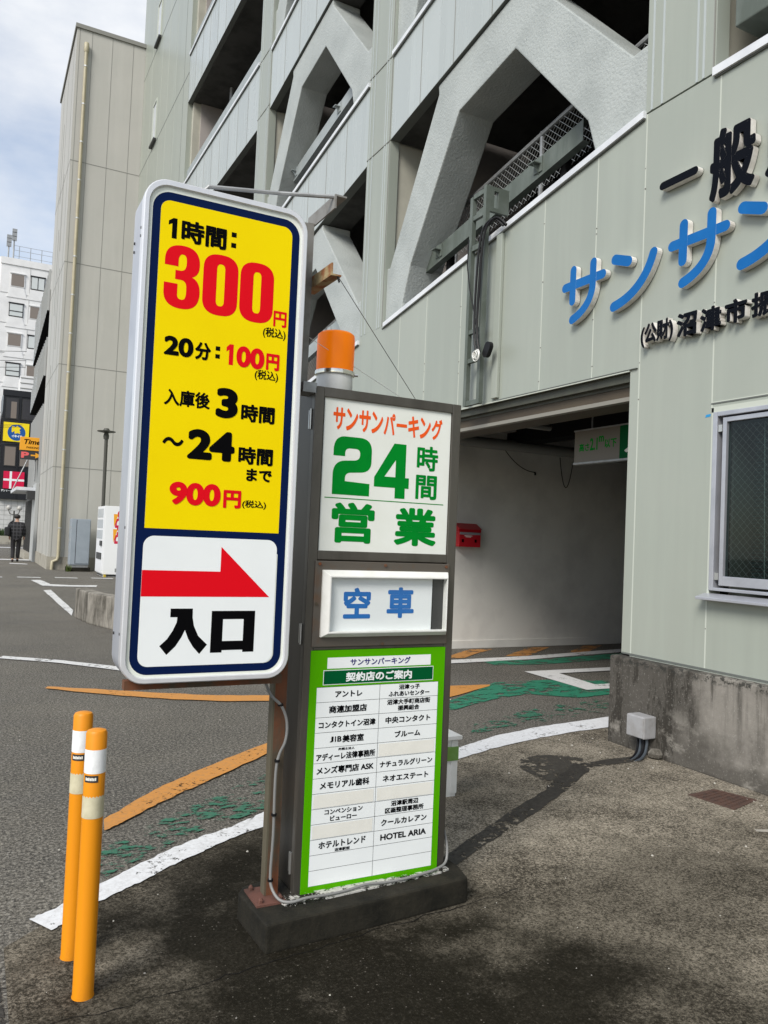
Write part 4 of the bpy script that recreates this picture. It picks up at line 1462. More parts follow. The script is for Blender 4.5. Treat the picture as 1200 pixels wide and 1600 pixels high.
TWO = uniq([(0, .66), (0, .76)] + bez((0, .78), (.02, 1), (.30, 1)) + bez((.68, 1), (1, .995), (1, .77)) + bez((1, .60), (1, .415), (.72, .40)) + bez((.46, .385), (.32, .375), (.32, .28)) + [(.32, .235), (.97, .215), (.97, 0), (0, 0), (0, .33)]
           + bez((0, .36), (.02, .565), (.30, .585)) + bez((.54, .60), (.69, .61), (.69, .70)) + bez((.69, .72), (.69, .80), (.57, .80)) + bez((.43, .80), (.30, .80), (.30, .71)) + [(.30, .66)])
FOUR = ([(.60, 0), (.89, 0), (.89, 1), (.60, 1)], [(0, .19), (.60, .19), (.60, .385), (.02, .385), (0, .36)], [(.02, .385), (.29, .385), (.60, .70), (.60, 1), (.54, 1)], [(.89, .19), (1, .19), (1, .385), (.89, .385)])
ONE = [(.38, 0), (1, 0), (1, 1), (.45, 1), (0, .84), (0, .62), (.38, .73)]


w = MB()
numeral(w, '3', (0.509, 0.6265, 2.1216, 2.330), F)
w.build('lettering', RED, PS)
w = MB()
numeral(w, '0', (0.6355, 0.7545, 2.1204, 2.3255), F)
w.build('lettering', RED, PS)
w = MB()
numeral(w, '0', (0.7620, 0.8815, 2.1181, 2.3235), F)
w.build('lettering', RED, PS)
w = MB()
text(w, '円', (0.8853, 0.9333, 2.116, 2.171), F, .034)
w.build('lettering', RED, PS)
w = MB()
outline(w, ONE, (0.7263, 0.7505, 1.961, 2.0309), F)
text(w, '00', (0.761, 0.860, 1.9588, 2.0309), F, .048)
w.build('lettering', RED, PS)
w = MB()
text(w, '円', (0.8664, 0.9141, 1.962, 2.0195), F, .045)
w.build('lettering', RED, PS)
w = MB()
text(w, '900', (0.5611, 0.731, 1.4815, 1.5564), F, .052)
w.build('lettering', RED, PS)
w = MB()
text(w, '円', (0.7401, 0.8013, 1.4795, 1.5399), F, .045)
w.build('lettering', RED, PS)
w = MB()
w.add([F(a, b, 0) for a, b in ((.5265, 2.3476), (.5426, 2.3476), (.5426, 2.4146), (.5300, 2.4146), (.5150, 2.4035), (.5150, 2.3895), (.5265, 2.3965))], [list(range(7))])
w.build('lettering', BLACK, PS)
w = MB()
text(w, '時間', (0.557, 0.708, 2.343, 2.418), F, .040)
w.build('lettering', BLACK, PS)
w = MB()
for z in (2.3579, 2.394):
    w.add([F(a, b, 0) for a, b in ((.7245, z), (.7417, z), (.7417, z + .0165), (.7245, z + .0165))], [(0, 1, 2, 3)])
w.build('lettering', BLACK, PS)
w = MB()
text(w, '(税込)', (0.8502, 0.9325, 2.071, 2.1095), F, .022)
w.build('lettering', BLACK, PS)
w = MB()
text(w, '20', (0.5201, 0.6156, 1.9654, 2.0287), F, .045)
w.build('lettering', BLACK, PS)
w = MB()
text(w, '分', (0.6209, 0.6738, 1.964, 2.0229), F, .042)
w.build('lettering', BLACK, PS)
w = MB()
for z in (1.9763, 2.0025):
    w.add([F(a, b, 0) for a, b in ((.6893, z), (.7047, z), (.7047, z + .0145), (.6893, z + .0145))], [(0, 1, 2, 3)])
w.build('lettering', BLACK, PS)
w = MB()
text(w, '(税込)', (0.8283, 0.9123, 1.9213, 1.959), F, .022)
w.build('lettering', BLACK, PS)
w = MB()
text(w, '入庫後', (0.5287, 0.6794, 1.8025, 1.8571), F, .034)
w.build('lettering', BLACK, PS)
w = MB()
text(w, '3', (0.6993, 0.7748, 1.7795, 1.8813), F, .055)
w.build('lettering', BLACK, PS)
w = MB()
text(w, '時間', (0.7869, 0.9065, 1.7755, 1.8363), F, .040)
w.build('lettering', BLACK, PS)
w = MB()
text(w, '〜', (0.5307, 0.5987, 1.6713, 1.6995), F, .03)
w.build('lettering', BLACK, PS)
w = MB()
text(w, '24', (0.6119, 0.7709, 1.6344, 1.7343), F, .055)
w.build('lettering', BLACK, PS)
w = MB()
text(w, '時間', (0.7846, 0.9071, 1.6308, 1.6914), F, .040)
w.build('lettering', BLACK, PS)
w = MB()
text(w, 'まで', (0.8155, 0.9062, 1.5749, 1.6185), F, .042)
w.build('lettering', BLACK, PS)
w = MB()
text(w, '(税込)', (0.8062, 0.8907, 1.4806, 1.5101), F, .022)
w.build('lettering', BLACK, PS)
F1 = front(YS + .0003)
w = MB()
outline(w, IRU, (0.5543, 0.7095, 0.9944, 1.1437), front(YS))
w.build('lettering', BLACK, PS)
w = MB()
kuchi(w, (0.7205, 0.8701, 0.9972, 1.1356), front(YS))
w.build('lettering', BLACK, PS)
w = MB()
for y, z in ((2.63, 2.372), (2.63, 2.345), (2.745, 2.355), (2.745, 2.325), (2.63, 1.06), (2.745, 1.05), (2.63, 1.40)):
    w.tube([(0.4365, y, z), (0.4325, y, z)], 0.005, 8)
w.build('screw', FRAMEK, PS)

# post that carries the sign: rusty channel, arms and rods
PO = thing('sign_post', 'rusty channel post with two bracket arms carrying the yellow price sign', 'post', (1.02, 2.75, 0.1))
w = MB()
w.box(0.993, 1.000, 2.720, 2.762, 0.108, 2.35)
w.m(1)
w.box(1.0001, 1.044, 2.720, 2.727, 0.108, 2.35)
w.box(1.0001, 1.044, 2.755, 2.762, 0.108, 2.35)
w.build('channel', [RUST_O, RUST], PO)
w = MB()
w.box(1.047, 1.072, 2.73, 2.775, 1.93, 2.56)
w.box(1.0015, 1.0465, 2.735, 2.77, 2.352, 2.56)
w.build('upper_mast', ARMST, PO)
w = MB()
w.box(0.945, 1.055, 2.655, 2.80, 0.1005, 0.1075)
w.m(1)
for x, y in ((.965, 2.675), (1.037, 2.675), (.965, 2.785)):
    w.lathe([(0.009, 0.1076), (0.009, 0.118), (0.004, 0.125)], x, y, 6)
w.build('base_plate', [RUSTBASE, RUSTBASE], PO)
w = MB()
w.box(1.073, 1.079, 2.545, 2.80, 2.555, 2.605)
w.box(1.0795, 1.118, 2.545, 2.80, 2.599, 2.605)
w.build('bracket_arm', ARMST, PO)
w = MB()
w.box(1.073, 1.079, 2.55, 2.80, 2.318, 2.362)
w.box(1.0795, 1.112, 2.55, 2.80, 2.318, 2.324)
w.build('bracket_arm', RUST2, PO)
w = MB()
w.tube([(1.085, 2.556, 2.600), (0.90, 2.63, 2.596), (0.66, 2.68, 2.58), (0.62, 2.685, 2.535)], 0.0075, 8)
w.build('tie_rod', GALV, PO)
w = MB()
w.box(0.462, 1.0, 2.66, 2.70, 0.874, 0.9035)
w.build('support_bar', RUST, PO)
w = MB()
w.box(1.046, 1.10, 2.70, 2.80, 1.925, 1.962)
w.build('clamp', GALV, PO)
# guy wires
gw = MB()
gw.tube([(1.10, 2.555, 2.32), (1.66, 2.90, 1.955)], 0.0013, 5)
gw.tube([(1.10, 2.555, 2.318), (1.11, 2.56, 2.30)], 0.004, 5)
tag(gw.build('guy_wire', FRAMEK), 'thin dark guy wire from the rusty arm down to the cabinet top', 'wire')
gw = MB()
gw.tube([(1.06, 2.78, 2.16), (1.66, 2.92, 1.955)], 0.0012, 5)
tag(gw.build('guy_wire', WHITEPL), 'thin pale guy wire from the sign mast down to the cabinet top', 'wire')

# grey flex from the sign to the cabinet foot
cp = [(0.945, 2.69, 0.905), (0.952, 2.69, 0.87), (0.975, 2.69, 0.825), (1.012, 2.69, 0.79), (1.034, 2.69, 0.745), (1.040, 2.69, 0.70), (1.034, 2.69, 0.655), (1.020, 2.70, 0.615), (1.010, 2.70, 0.57),
      (1.008, 2.70, 0.48), (1.010, 2.70, 0.33), (1.006, 2.70, 0.2), (1.008, 2.69, 0.15), (1.025, 2.655, 0.118), (1.06, 2.63, 0.113), (1.12, 2.625, 0.12), (1.2, 2.63, 0.115), (1.28, 2.64, 0.113), (1.36, 2.648, 0.118),
      (1.44, 2.65, 0.112), (1.52, 2.65, 0.112), (1.6, 2.658, 0.113), (1.68, 2.67, 0.118), (1.735, 2.69, 0.13), (1.752, 2.71, 0.18), (1.748, 2.73, 0.24)]


w = MB()
w.tube(smoothpath(cp), 0.0052, 8)
fc = w.build('flex_cable', CABLE_G, smooth=True)
tag(fc, 'grey flexible cable running down the rusty post and along the cabinet foot', 'cable')
w = MB()
for p in ((1.012, 2.694, 0.79), (1.012, 2.70, 0.59), (1.009, 2.70, 0.40), (1.007, 2.70, 0.17)):
    w.tube([(p[0], p[1], p[2] - .004), (p[0], p[1], p[2] + .004)], 0.0105, 8)
w.build('cable_tie', CABLE_K, fc)

# ================================================================== INFORMATION CABINET
YC = 2.70
CB = thing('information_cabinet', 'tall bronze cabinet sign with white 24-hour panel, vacancy window and green shop list', 'sign', (1.41, 2.7, 0.1))
w = MB()
w.box(1.098, 1.729, YC + .03, YC + .25, 0.105, 1.945)
w.m(0)
w.build('body', mat('bronze_side', (0.060, 0.053, 0.043), (0.036, 0.031, 0.025), 4, rough=0.42, metal=0.55, stretch=(1, 1, .2)), CB, bevel=.004)
w = MB()
# front frame: stiles, rails
for x0, x1, z0, z1 in ((1.0945, 1.132, .088, 1.952), (1.692, 1.732, .088, 1.952), (1.1322, 1.6918, 1.915, 1.952), (1.1322, 1.6918, 1.312, 1.346), (1.1322, 1.6918, .088, .098), (1.1322, 1.6918, .979, .990)):
    w.box(x0, x1, YC, YC + .0295, z0, z1)
w.build('front_frame', BRONZE, CB, bevel=.003)
w = MB()
w.box(1.135, 1.690, YC + .008, YC + .018, 1.346, 1.915)
w.build('upper_panel', WHITE_OLD, CB)
w = MB()
w.box(1.1325, 1.1345, YC + .002, YC + .008, 1.346, 1.915)
w.build('panel_gasket', BLACK, CB)
G_ = front(YC + .0075)
w = MB()
def katakana_row(mb, s, x0, x1, z0, z1, pl, bold):
    n = len(s)
    p = (x1 - x0) / n
    for i, ch in enumerate(s):
        k = {'ー': (.0, .42, .58)}.get(ch)
        if ch == 'ー':
            text(mb, ch, (x0 + i * p + .06 * p, x0 + (i + 1) * p - .06 * p, z0 + .42 * (z1 - z0), z0 + .58 * (z1 - z0)), pl, bold)
        else:
            text(mb, ch, (x0 + i * p + .04 * p, x0 + (i + 1) * p - .04 * p, z0, z1), pl, bold)
katakana_row(w, 'サンサンパーキング', 1.1712, 1.6519, 1.800, 1.884, G_, .034)
w.build('lettering', ORANGE_T, CB)
w = MB()
outline(w, TWO, (1.1807, 1.3402, 1.5573, 1.7771), G_)
w.build('lettering', GREEN_T, CB)
w = MB()
for P in FOUR:
    outline(w, P, (1.3543, 1.5068, 1.5567, 1.7694), G_)
w.build('lettering', GREEN_T, CB)
w = MB()
text(w, '時', (1.5392, 1.6363, 1.6733, 1.772), G_, .028)
w.build('lettering', GREEN_T, CB)
w = MB()
text(w, '間', (1.538, 1.6349, 1.5603, 1.6564), G_, .028)
w.build('lettering', GREEN_T, CB)
w = MB()
w.add([G_(a, b, 0) for a, b in ((1.1518, 1.542), (1.6685, 1.542), (1.6685, 1.5455), (1.1518, 1.5455))], [(0, 1, 2, 3)])
w.build('lettering', GREEN_T, CB)
w = MB()
text(w, '営', (1.1842, 1.3638, 1.3769, 1.5301), G_, .036)
w.build('lettering', GREEN_T, CB)
w = MB()
text(w, '業', (1.4501, 1.6404, 1.375, 1.5239), G_, .036)
w.build('lettering', GREEN_T, CB)
# vacancy window
w = MB()
w.box(1.1225, 1.703, YC - .006, YC + .02, .991, 1.3085)
vp = w.build('vacancy_plate', BRONZE_R, CB, bevel=.003)
w = MB()
for x, z in ((1.140, 1.297), (1.412, 1.297), (1.685, 1.297), (1.133, 1.15), (1.412, .998)):
    w.tube([(x, YC - .0105, z), (x, YC - .006, z)], .006, 8)
w.build('screw', RUST, vp)
w = MB()
ox0, ox1, oz0, oz1 = 1.151, 1.6905, 1.028, 1.2755
ix0, ix1, iz0, iz1 = 1.178, 1.676, 1.050, 1.249
rects = [((ox0, ox1, oz0, oz1), -.0065), ((ox0, ox1, oz0, oz1), -.016), ((ix0 - .006, ix1 + .004, iz0 - .006, iz1 + .006), -.036), ((ix0, ix1, iz0, iz1), -.036), ((ix0, ix1, iz0, iz1), -.008)]
vs = []
for (a, b, c, d), t in rects:
    vs += [(a, YC + t, c), (b, YC + t, c), (b, YC + t, d), (a, YC + t, d)]
w.add(vs, [(4 * r + k, 4 * r + (k + 1) % 4, 4 * r + 4 + (k + 1) % 4, 4 * r + 4 + k) for r in range(4) for k in range(4)])
w.build('window_surround', WHITEPL, vp, bevel=.0025)
w = MB()
w.add([(ix0, YC - .009, iz0), (ix1 - .053, YC - .009, iz0), (ix1 - .053, YC - .009, iz1), (ix0, YC - .009, iz1)], [(0, 1, 2, 3)])
w.m(1).add([(ix1 - .053, YC - .0085, iz0), (ix1, YC - .0085, iz0), (ix1, YC - .0085, iz1), (ix1 - .053, YC - .0085, iz1)], [(0, 1, 2, 3)])
w.m(2).add([(ix1 - .053, YC - .010, iz0), (ix1 - .050, YC - .010, iz0), (ix1 - .050, YC - .010, iz1), (ix1 - .053, YC - .010, iz1)], [(0, 1, 2, 3)])
w.build('display_card', [WHITE, FRAMEK, BLACK], vp)
w = MB()
text(w, '空', (1.2405, 1.3537, 1.0952, 1.2108), front(YC - .0095), .036)
w.build('lettering', BLUE_T, vp)
w = MB()
text(w, '車', (1.4231, 1.5424, 1.096, 1.2141), front(YC - .0095), .036)
w.build('lettering', BLUE_T, vp)
# bowed clear cover
w = MB()
nx, nz = 16, 3
vs, fs = [], []
for i in range(nx + 1):
    for j in range(nz + 1):
        u, v = i / nx, j / nz
        x = ix0 + .002 + (ix1 - ix0 - .004) * u
        vs.append((x, YC - .037 - .028 * (1 - (2 * u - 1) ** 2), iz0 + .002 + (iz1 - iz0 - .004) * v))
for i in range(nx):
    for j in range(nz):
        fs.append((i * (nz + 1) + j, (i + 1) * (nz + 1) + j, (i + 1) * (nz + 1) + j + 1, i * (nz + 1) + j + 1))
w.add(vs, fs)
w.build('clear_cover', CLEAR, vp, smooth=True)
# directory
w = MB()
w.box(1.1225, 1.698, YC - .004, YC + .02, .0985, .9785)
dp = w.build('directory_panel', LIME, CB)
D_ = front(YC - .0046)
w = MB()
def quad(mb, a0, a1, b0, b1, pl, t=0):
    mb.add([pl(a0, b0, t), pl(a1, b0, t), pl(a1, b1, t), pl(a0, b1, t)], [(0, 1, 2, 3)])
quad(w, 1.1888, 1.6319, .911, .9515, D_)
quad(w, 1.1742, 1.6456, .8512, .9056, D_)
quad(w, 1.1512, 1.6698, .124, .8437, D_)
w.build('title_strip', WHITE, dp)
w = MB()
quad(w, 1.1766, 1.6432, .8536, .9032, D_, .0004)
w.build('title_field', DGREEN, dp)
w = MB()
text(w, 'サンサンパーキング', (1.282, 1.5402, .9195, .9455), D_ and front(YC - .0050), .028)
w.build('lettering', INDIGO, dp)
w = MB()
text(w, '契約店のご案内', (1.2661, 1.5486, .8605, .895), front(YC - .0054), .036)
w.build('lettering', WHITE, dp)
x0, x1, xm, zt, zb = 1.1512, 1.6698, 1.4110, .8437, .124
rh = (zt - zb) / 13
w = MB()
for i in range(0, 13):
    z = zt - i * rh
    quad(w, x0, x1, z - .0006, z + .0006, D_, .0004)
quad(w, xm - .0006, xm + .0006, zb, zt, D_, .0006)
w.build('table_rule', BLACK, dp)
w = MB()
for r, c in ((4, 1), (7, 0), (7, 1), (9, 0)):
    a0 = x0 if c == 0 else xm
    a1 = xm if c == 0 else x1
    quad(w, a0 + .006, a1 - .008, zt - (r + 1) * rh + .003, zt - r * rh - .005, D_, .0008)
w.build('covered_row', PATCH, dp)
rows = [(0, 0, [('アントレ', .43, .42)]), (1, 0, [('商連加盟店', .60, .50)]), (2, 0, [('コンタクトイン沼津', .90, .46)]), (3, 0, [('JIB美容室', .54, .5)]),
        (4, 0, [('弁護士法人', .26, .17, .83), ('アディーレ法律事務所', .93, .48, .38)]), (5, 0, [('メンズ専門店 ASK', .90, .50)]), (6, 0, [('メモリアル歯科', .78, .5)]),
        (8, 0, [('コンベンション', .60, .34, .72), ('ビューロー', .42, .34, .28)]), (10, 0, [('ホテルトレンド', .74, .46, .58), ('沼津駅前', .24, .22, .16)]),
        (0, 1, [('沼津っ子', .36, .36, .75), ('ふれあいセンター', .70, .36, .30)]), (1, 1, [('沼津大手町商店街', .74, .38, .74), ('振興組合', .37, .36, .30)]), (2, 1, [('中央コンタクト', .77, .46)]),
        (3, 1, [('ブルーム', .44, .44)]), (5, 1, [('ナチュラルグリーン', .90, .44)]), (6, 1, [('ネオエステート', .78, .44)]),
        (8, 1, [('沼津駅周辺', .47, .38, .74), ('区画整理事務所', .66, .38, .28)]), (9, 1, [('クールカレアン', .78, .44)]), (10, 1, [('HOTEL ARIA', .78, .42)])]
TX = front(YC - .0052)
for r, c, items in rows:
    a0, a1 = (x0, xm) if c == 0 else (xm, x1)
    cx = (a0 + a1) / 2
    zb_ = zt - (r + 1) * rh
    for it in items:
        s, wf_, hf = it[:3]
        vc = it[3] if len(it) > 3 else .5
        hw = wf_ * (a1 - a0) / 2
        zc_ = zb_ + vc * rh
        w = MB()
        z0_, z1_ = zc_ - hf * rh / 2, zc_ + hf * rh / 2
        if s.startswith('JIB'):
            L_ = 2 * hw
            for ch, f0, f1 in (('J', 0, .11), ('I', .15, .18), ('B', .22, .345), ('美容室', .37, 1)):
                text(w, ch, (cx - hw + f0 * L_, cx - hw + f1 * L_, z0_ + (.004 if len(ch) == 1 else 0), z1_ - (.003 if len(ch) == 1 else 0)), TX, .036)
        else:
            text(w, s, (cx - hw, cx + hw, z0_, z1_), TX, .036)
        w.build('lettering', BLACK, dp)
# hinges on the cabinet's left side
for z in (1.831, 1.037, 0.205):
    w = MB()
    w.box(1.0925, 1.0975, YC + .031, YC + .052, z - .035, z + .035)
    w.tube([(1.0915, YC + .030, z - .038), (1.0915, YC + .030, z + .038)], .005, 8)
    w.build('hinge', STEEL, CB)
# rotating beacon on top
BE = thing('warning_beacon', 'orange rotating warning beacon on top of the bronze cabinet', 'beacon', (1.237, 2.86, 1.95))
bx, by = 1.237, 2.86
w = MB()
w.lathe([(.071, 1.9455), (.073, 1.95), (.071, 2.025), (.069, 2.03)], bx, by, 32)
w.build('base', WHITEPL, BE, smooth=True)
w = MB()
w.lathe([(.073, 2.0305), (.0785, 2.032), (.0795, 2.040), (.0785, 2.047), (.073, 2.0485)], bx, by, 32)
w.tube([(bx + .077, by - .02, 2.040), (bx + .090, by - .025, 2.040)], .006, 6)
w.build('clamp_ring', CHROME, BE, smooth=True)
w = MB()
w.lathe([(.072, 2.049), (.0735, 2.06), (.0745, 2.17), (.072, 2.192), (.062, 2.200), (.036, 2.203), (.005, 2.204)], bx, by, 40)
w.build('amber_lens', AMBER, BE, smooth=True)
w = MB()
w.lathe([(.012, 2.05), (.012, 2.10), (.02, 2.12), (.018, 2.14), (.004, 2.15)], bx, by, 12)
pr = []
w.add([(bx - .045 + .09 * i / 8, by + .03 - .02 * (1 - (2 * i / 8 - 1) ** 2) * -1, z) for i in range(9) for z in (2.075, 2.165)], [(2 * i, 2 * i + 2, 2 * i + 3, 2 * i + 1) for i in range(8)])
w.build('reflector', CHROME, BE)

# concrete foot
w = MB()
w.prism([(0.936, 2.527), (1.35, 2.555), (1.780, 2.594), (1.806, 2.70), (1.80, 2.97), (1.12, 2.97), (1.06, 2.87), (0.955, 2.845), (0.922, 2.80)], 'z', 0.0, 0.1)
bs = w.build('concrete_footing', BLOCKC, bevel=.012, seg=3)
tag(bs, 'dark mossy concrete footing block under the bronze cabinet', 'footing')
w = MB()
w.prism([(1.045, 2.622), (1.2, 2.628), (1.45, 2.645), (1.7, 2.664), (1.745, 2.68), (1.745, 2.705), (1.075, 2.72), (1.03, 2.66)], 'z', 0.1002, 0.106)
w.build('mortar_bed', P_MORTAR, bs)
w = MB()
w.box(1.07, 1.745, 2.712, 2.96, 0.1062, 0.1048)
# small stake behind the cabinet
ST = thing('marker_stake', 'short white marker stake with green band behind the cabinet', 'stake', (2.37, 3.74, 0))
w = MB()
w.box(2.31, 2.432, 3.70, 3.80, 0.0, 0.315)
w.box(2.395, 2.436, 3.695, 3.699, 0.02, 0.31)
w.build('post', WHITEPL, ST, bevel=.004)
w = MB()
w.box(2.3075, 2.4385, 3.692, 3.803, 0.20, 0.275)
w.build('green_band', mat('stake_green', (0.13, 0.26, 0.05), (0.17, 0.31, 0.09), 12), ST)
w = MB()
w.add([(2.295, 3.68, .316), (2.452, 3.68, .316), (2.452, 3.82, .316), (2.295, 3.82, .316), (2.295, 3.68, .335), (2.452, 3.68, .335), (2.452, 3.82, .335), (2.295, 3.82, .335), (2.37, 3.75, .375)],
      [(0, 1, 2, 3), (0, 1, 5, 4), (1, 2, 6, 5), (2, 3, 7, 6), (3, 0, 4, 7), (4, 5, 8), (5, 6, 8), (6, 7, 8), (7, 4, 8)])
w.build('cap', WHITEPL, ST)

# ================================================================== BOLLARDS
def bollard(x, y, label):
    B = thing('bollard', label, 'bollard', (x, y, 0), 'orange flexible bollards by the white line')
    r = .0305
    w = MB()
    w.lathe([(r + .002, 0.0), (r + .002, .004), (r, .012), (r, .52), (r, .78), (r - .004, .788), (r - .012, .791), (r - .03, .792)], x, y, 32)
    w.build('post', BOLLARD, B, smooth=True)
    for z0, z1, m_ in ((.665, .735, REFL_W), (.533, .597, REFL_Y)):
        w = MB()
        n = 40
        vs = []
        for k in range(n):
            a = 2 * math.pi * k / n
            vs.append((x + (r + .0007) * math.cos(a), y + (r + .0007) * math.sin(a), z0))
        for k in range(n):
            a = 2 * math.pi * k / n
            zz_ = z1 + (.0022 * (1 if k % 2 else -1) if m_ is REFL_Y else 0)
            vs.append((x + (r + .0007) * math.cos(a), y + (r + .0007) * math.sin(a), zz_))
        w.add(vs, [(k, (k + 1) % n, n + (k + 1) % n, n + k) for k in range(n)])
        w.build('reflective_band', m_, B, smooth=True)
    w = MB()
    m = 10
    def cyl(a, b, t):
        th = math.radians(-118) + a / r
        return (x + (r + .001 + t) * math.cos(th), y + (r + .001 + t) * math.sin(th), b)
    for i in range(m):
        a0, a1 = -.021 + .042 * i / m, -.021 + .042 * (i + 1) / m
        w.add([cyl(a0, .640, 0), cyl(a1, .640, 0), cyl(a1, .660, 0), cyl(a0, .660, 0)], [(0, 1, 2, 3)])
    pl_ = w.build('maker_plate', FRAMEK, B)
    w = MB()
    for q in range(7):
        a0 = -.016 + q * .0046
        w.add([cyl(a0, .6455, .0006), cyl(a0 + .0037, .6455, .0006), cyl(a0 + .0037, .6545 - .0012 * (q % 2), .0006), cyl(a0, .6545 - .0012 * (q % 2), .0006)], [(0, 1, 2, 3)])
    w.build('worn_print', PATCH, pl_)
    return B


bollard(0.366, 2.52, 'nearer of the two orange bollards with white and beige bands')
bollard(0.357, 2.765, 'farther of the two orange bollards, half hidden behind the nearer one')

# ================================================================== small things on the forecourt
JB = thing('junction_box', 'small grey junction box on the stained concrete plinth with black conduits', 'box', (4.10, 3.98, 0.2))
w = MB()
w.box(4.055, 4.1655, 3.915, 4.075, 0.128, 0.275)
w.build('box', JBOX, JB, bevel=.008)
w = MB()
w.box(4.049, 4.0549, 3.921, 4.069, 0.134, 0.269)
w.build('cover_plate', JBOX, JB, bevel=.004)
for i, dy in enumerate((0, .028, .056, .08)):
    w = MB()
    w.tube(smoothpath([(4.11, 3.945 + dy, 0.135), (4.105, 3.935 + dy, 0.09), (4.07, 3.915 + dy * .9, 0.04), (4.02, 3.90 + dy * .8, 0.012), (3.95, 3.89 + dy * .6, -.004)], 4), .0095, 8)
    w.build('conduit', CABLE_S if i % 2 == 0 else CABLE_K, JB, smooth=True)
w = MB()
w.lathe([(.012, 0.003), (.045, .015), (.05, .04), (.03, .065), (.004, .07)], 4.14, 3.89, 10)
rk = w.build('stone', KERBC, bevel=.004)
tag(rk, 'pale rounded stone at the plinth foot under the junction box', 'stone')
DG = thing('drain_grate', 'rusty rectangular drain cover set in the forecourt near the plinth', 'drain cover', (3.86, 3.12, 0))
w = MB()
q = [(3.722, 3.248), (3.965, 3.268), (4.035, 3.035), (3.76, 2.965)]
w.prism(q, 'z', 0.0045, 0.0075)
w.build('frame', GRATE, DG)
w = MB()
A, B_, C_, D4 = [Vector(p) for p in q]
for i in range(9):
    for j in range(7):
        u, v = (i + .5) / 9 * .86 + .07, (j + .5) / 7 * .86 + .07
        c0 = (A.lerp(B_, u)).lerp(D4.lerp(C_, u), v)
        w.box(c0.x - .009, c0.x + .009, c0.y - .007, c0.y + .007, .0076, .0105)
w.build('tread_stud', GRATE, DG)

# low concrete wall by the lane
w = MB()
pts = [(1.452, 12.88), (1.55, 12.0), (1.775, 11.235), (2.05, 10.4), (2.35, 9.75)]
inn = [(1.63, 13.05), (1.75, 12.08), (1.97, 11.33), (2.24, 10.5), (2.52, 9.85)]
w.prism(pts + inn[::-1], 'z', 0, 0.445)
lw = w.build('low_wall', KERBC, bevel=.02)
tag(lw, 'low stained concrete wall curving behind the yellow price sign', 'wall')

# ================================================================== ANNEX BUILDING
AN = thing('annex_building', 'tall windowless warm grey clad building block with a cream downpipe', 'building', (2.13, 26.6, 0))
AY = 26.6
w = MB()
w.box(2.13, 4.249, AY, 31.7, 0.40, 17.15)
w.m(1)
for x in (2.215, 2.59, 3.21, 3.86):
    w.box(x - .008, x + .008, AY - .004, AY, 0.40, 17.15)
for z in (3.2, 6.42, 9.66, 12.9):
    w.box(2.13, 4.24, AY - .0055, AY - .0005, z - .01, z + .01)
    w.box(2.1255, 2.1299, AY, 31.7, z - .01, z + .01)
for y in (27.3, 28.9, 30.4):
    w.box(2.1255, 2.1299, y - .012, y + .012, 0.40, 17.15)
for y, z0, z1 in ((28.6, 1.5, 5.2), (29.7, 3.5, 6.9), (28.3, 7.2, 9.9), (29.5, 8.6, 11.6), (28.6, 10.6, 13.2), (29.7, 12.6, 15.4)):
    w.box(2.124, 2.1299, y - .05, y + .05, z0, z1)
w.m(2)
w.build('wall', [ANNEX, SEAM_M], AN)
w = MB()
w.box(2.08, 4.249, AY - .05, 31.75, 17.151, 17.28)
w.build('roof_edge', SEAM_M, AN)
w = MB()
w.box(2.10, 4.9, AY - .03, 31.7, 0, 0.399)
w.build('foundation', FOUND, AN)
w = MB()
px, py = 2.42, AY - .09
w.tube([(2.36, py, 16.75), (2.395, py, 16.2)] and [(px, py, 16.65), (px, py, .42), (px - .03, py, .30), (px - .16, py, .25), (px - .17, py, 0.0)], .052, 10)
w.lathe([(.06, 16.4), (.075, 16.45), (.075, 16.68), (.06, 16.7)], px, py, 12)
dpo = w.build('downpipe', CREAM, AN, smooth=True)
w = MB()
for i in range(13):
    z = 1.3 + i * 1.22
    w.tube([(px, py, z - .02), (px, py, z + .02)], .062, 10)
w.build('pipe_clip', STEEL, dpo)

# grey electrical cabinet
EC = thing('electrical_cabinet', 'blue-grey electrical cabinet on a concrete base against the grey wall', 'cabinet', (2.95, 26.1, 0))
w = MB()
w.box(2.68, 3.235, 25.75, 26.3, 0.20, 1.60)
w.build('case', GREYCAB, EC, bevel=.01)
w = MB()
w.box(2.84, 3.22, 25.735, 25.749, 0.24, 1.57)
w.build('door', GREYCAB, EC, bevel=.004)
w = MB()
w.box(2.825, 2.838, 25.738, 25.7495, 0.24, 1.57)
w.build('door_gap', BLACK, EC)
w = MB()
for z in (.5, .9, 1.3):
    w.box(2.665, 2.679, 25.9, 25.98, z, z + .08)
w.build('latch', STEEL, EC)
w = MB()
w.box(2.70, 3.215, 25.77, 26.3, 0.12, .1995)
w.m(1).box(2.62, 3.27, 25.65, 26.35, 0, .1195)
w.build('base', [GALV, BLOCKC], EC)
w = MB()
rn = random.Random(3)
for i in range(60):
    x, y = 2.58 + rn.uniform(0, .12), 25.6 + rn.uniform(-.05, .1)
    h = rn.uniform(.08, .24)
    a = rn.uniform(0, 6.28)
    w.add([(x, y, 0), (x + .03 * math.cos(a), y + .03 * math.sin(a), 0), (x + .06 * math.cos(a + 1), y + .06 * math.sin(a + 1), h)], [(0, 1, 2)])
tag(w.build('weed_tuft', MOSS), 'tuft of green weeds at the foot of the grey electrical cabinet', 'weeds')

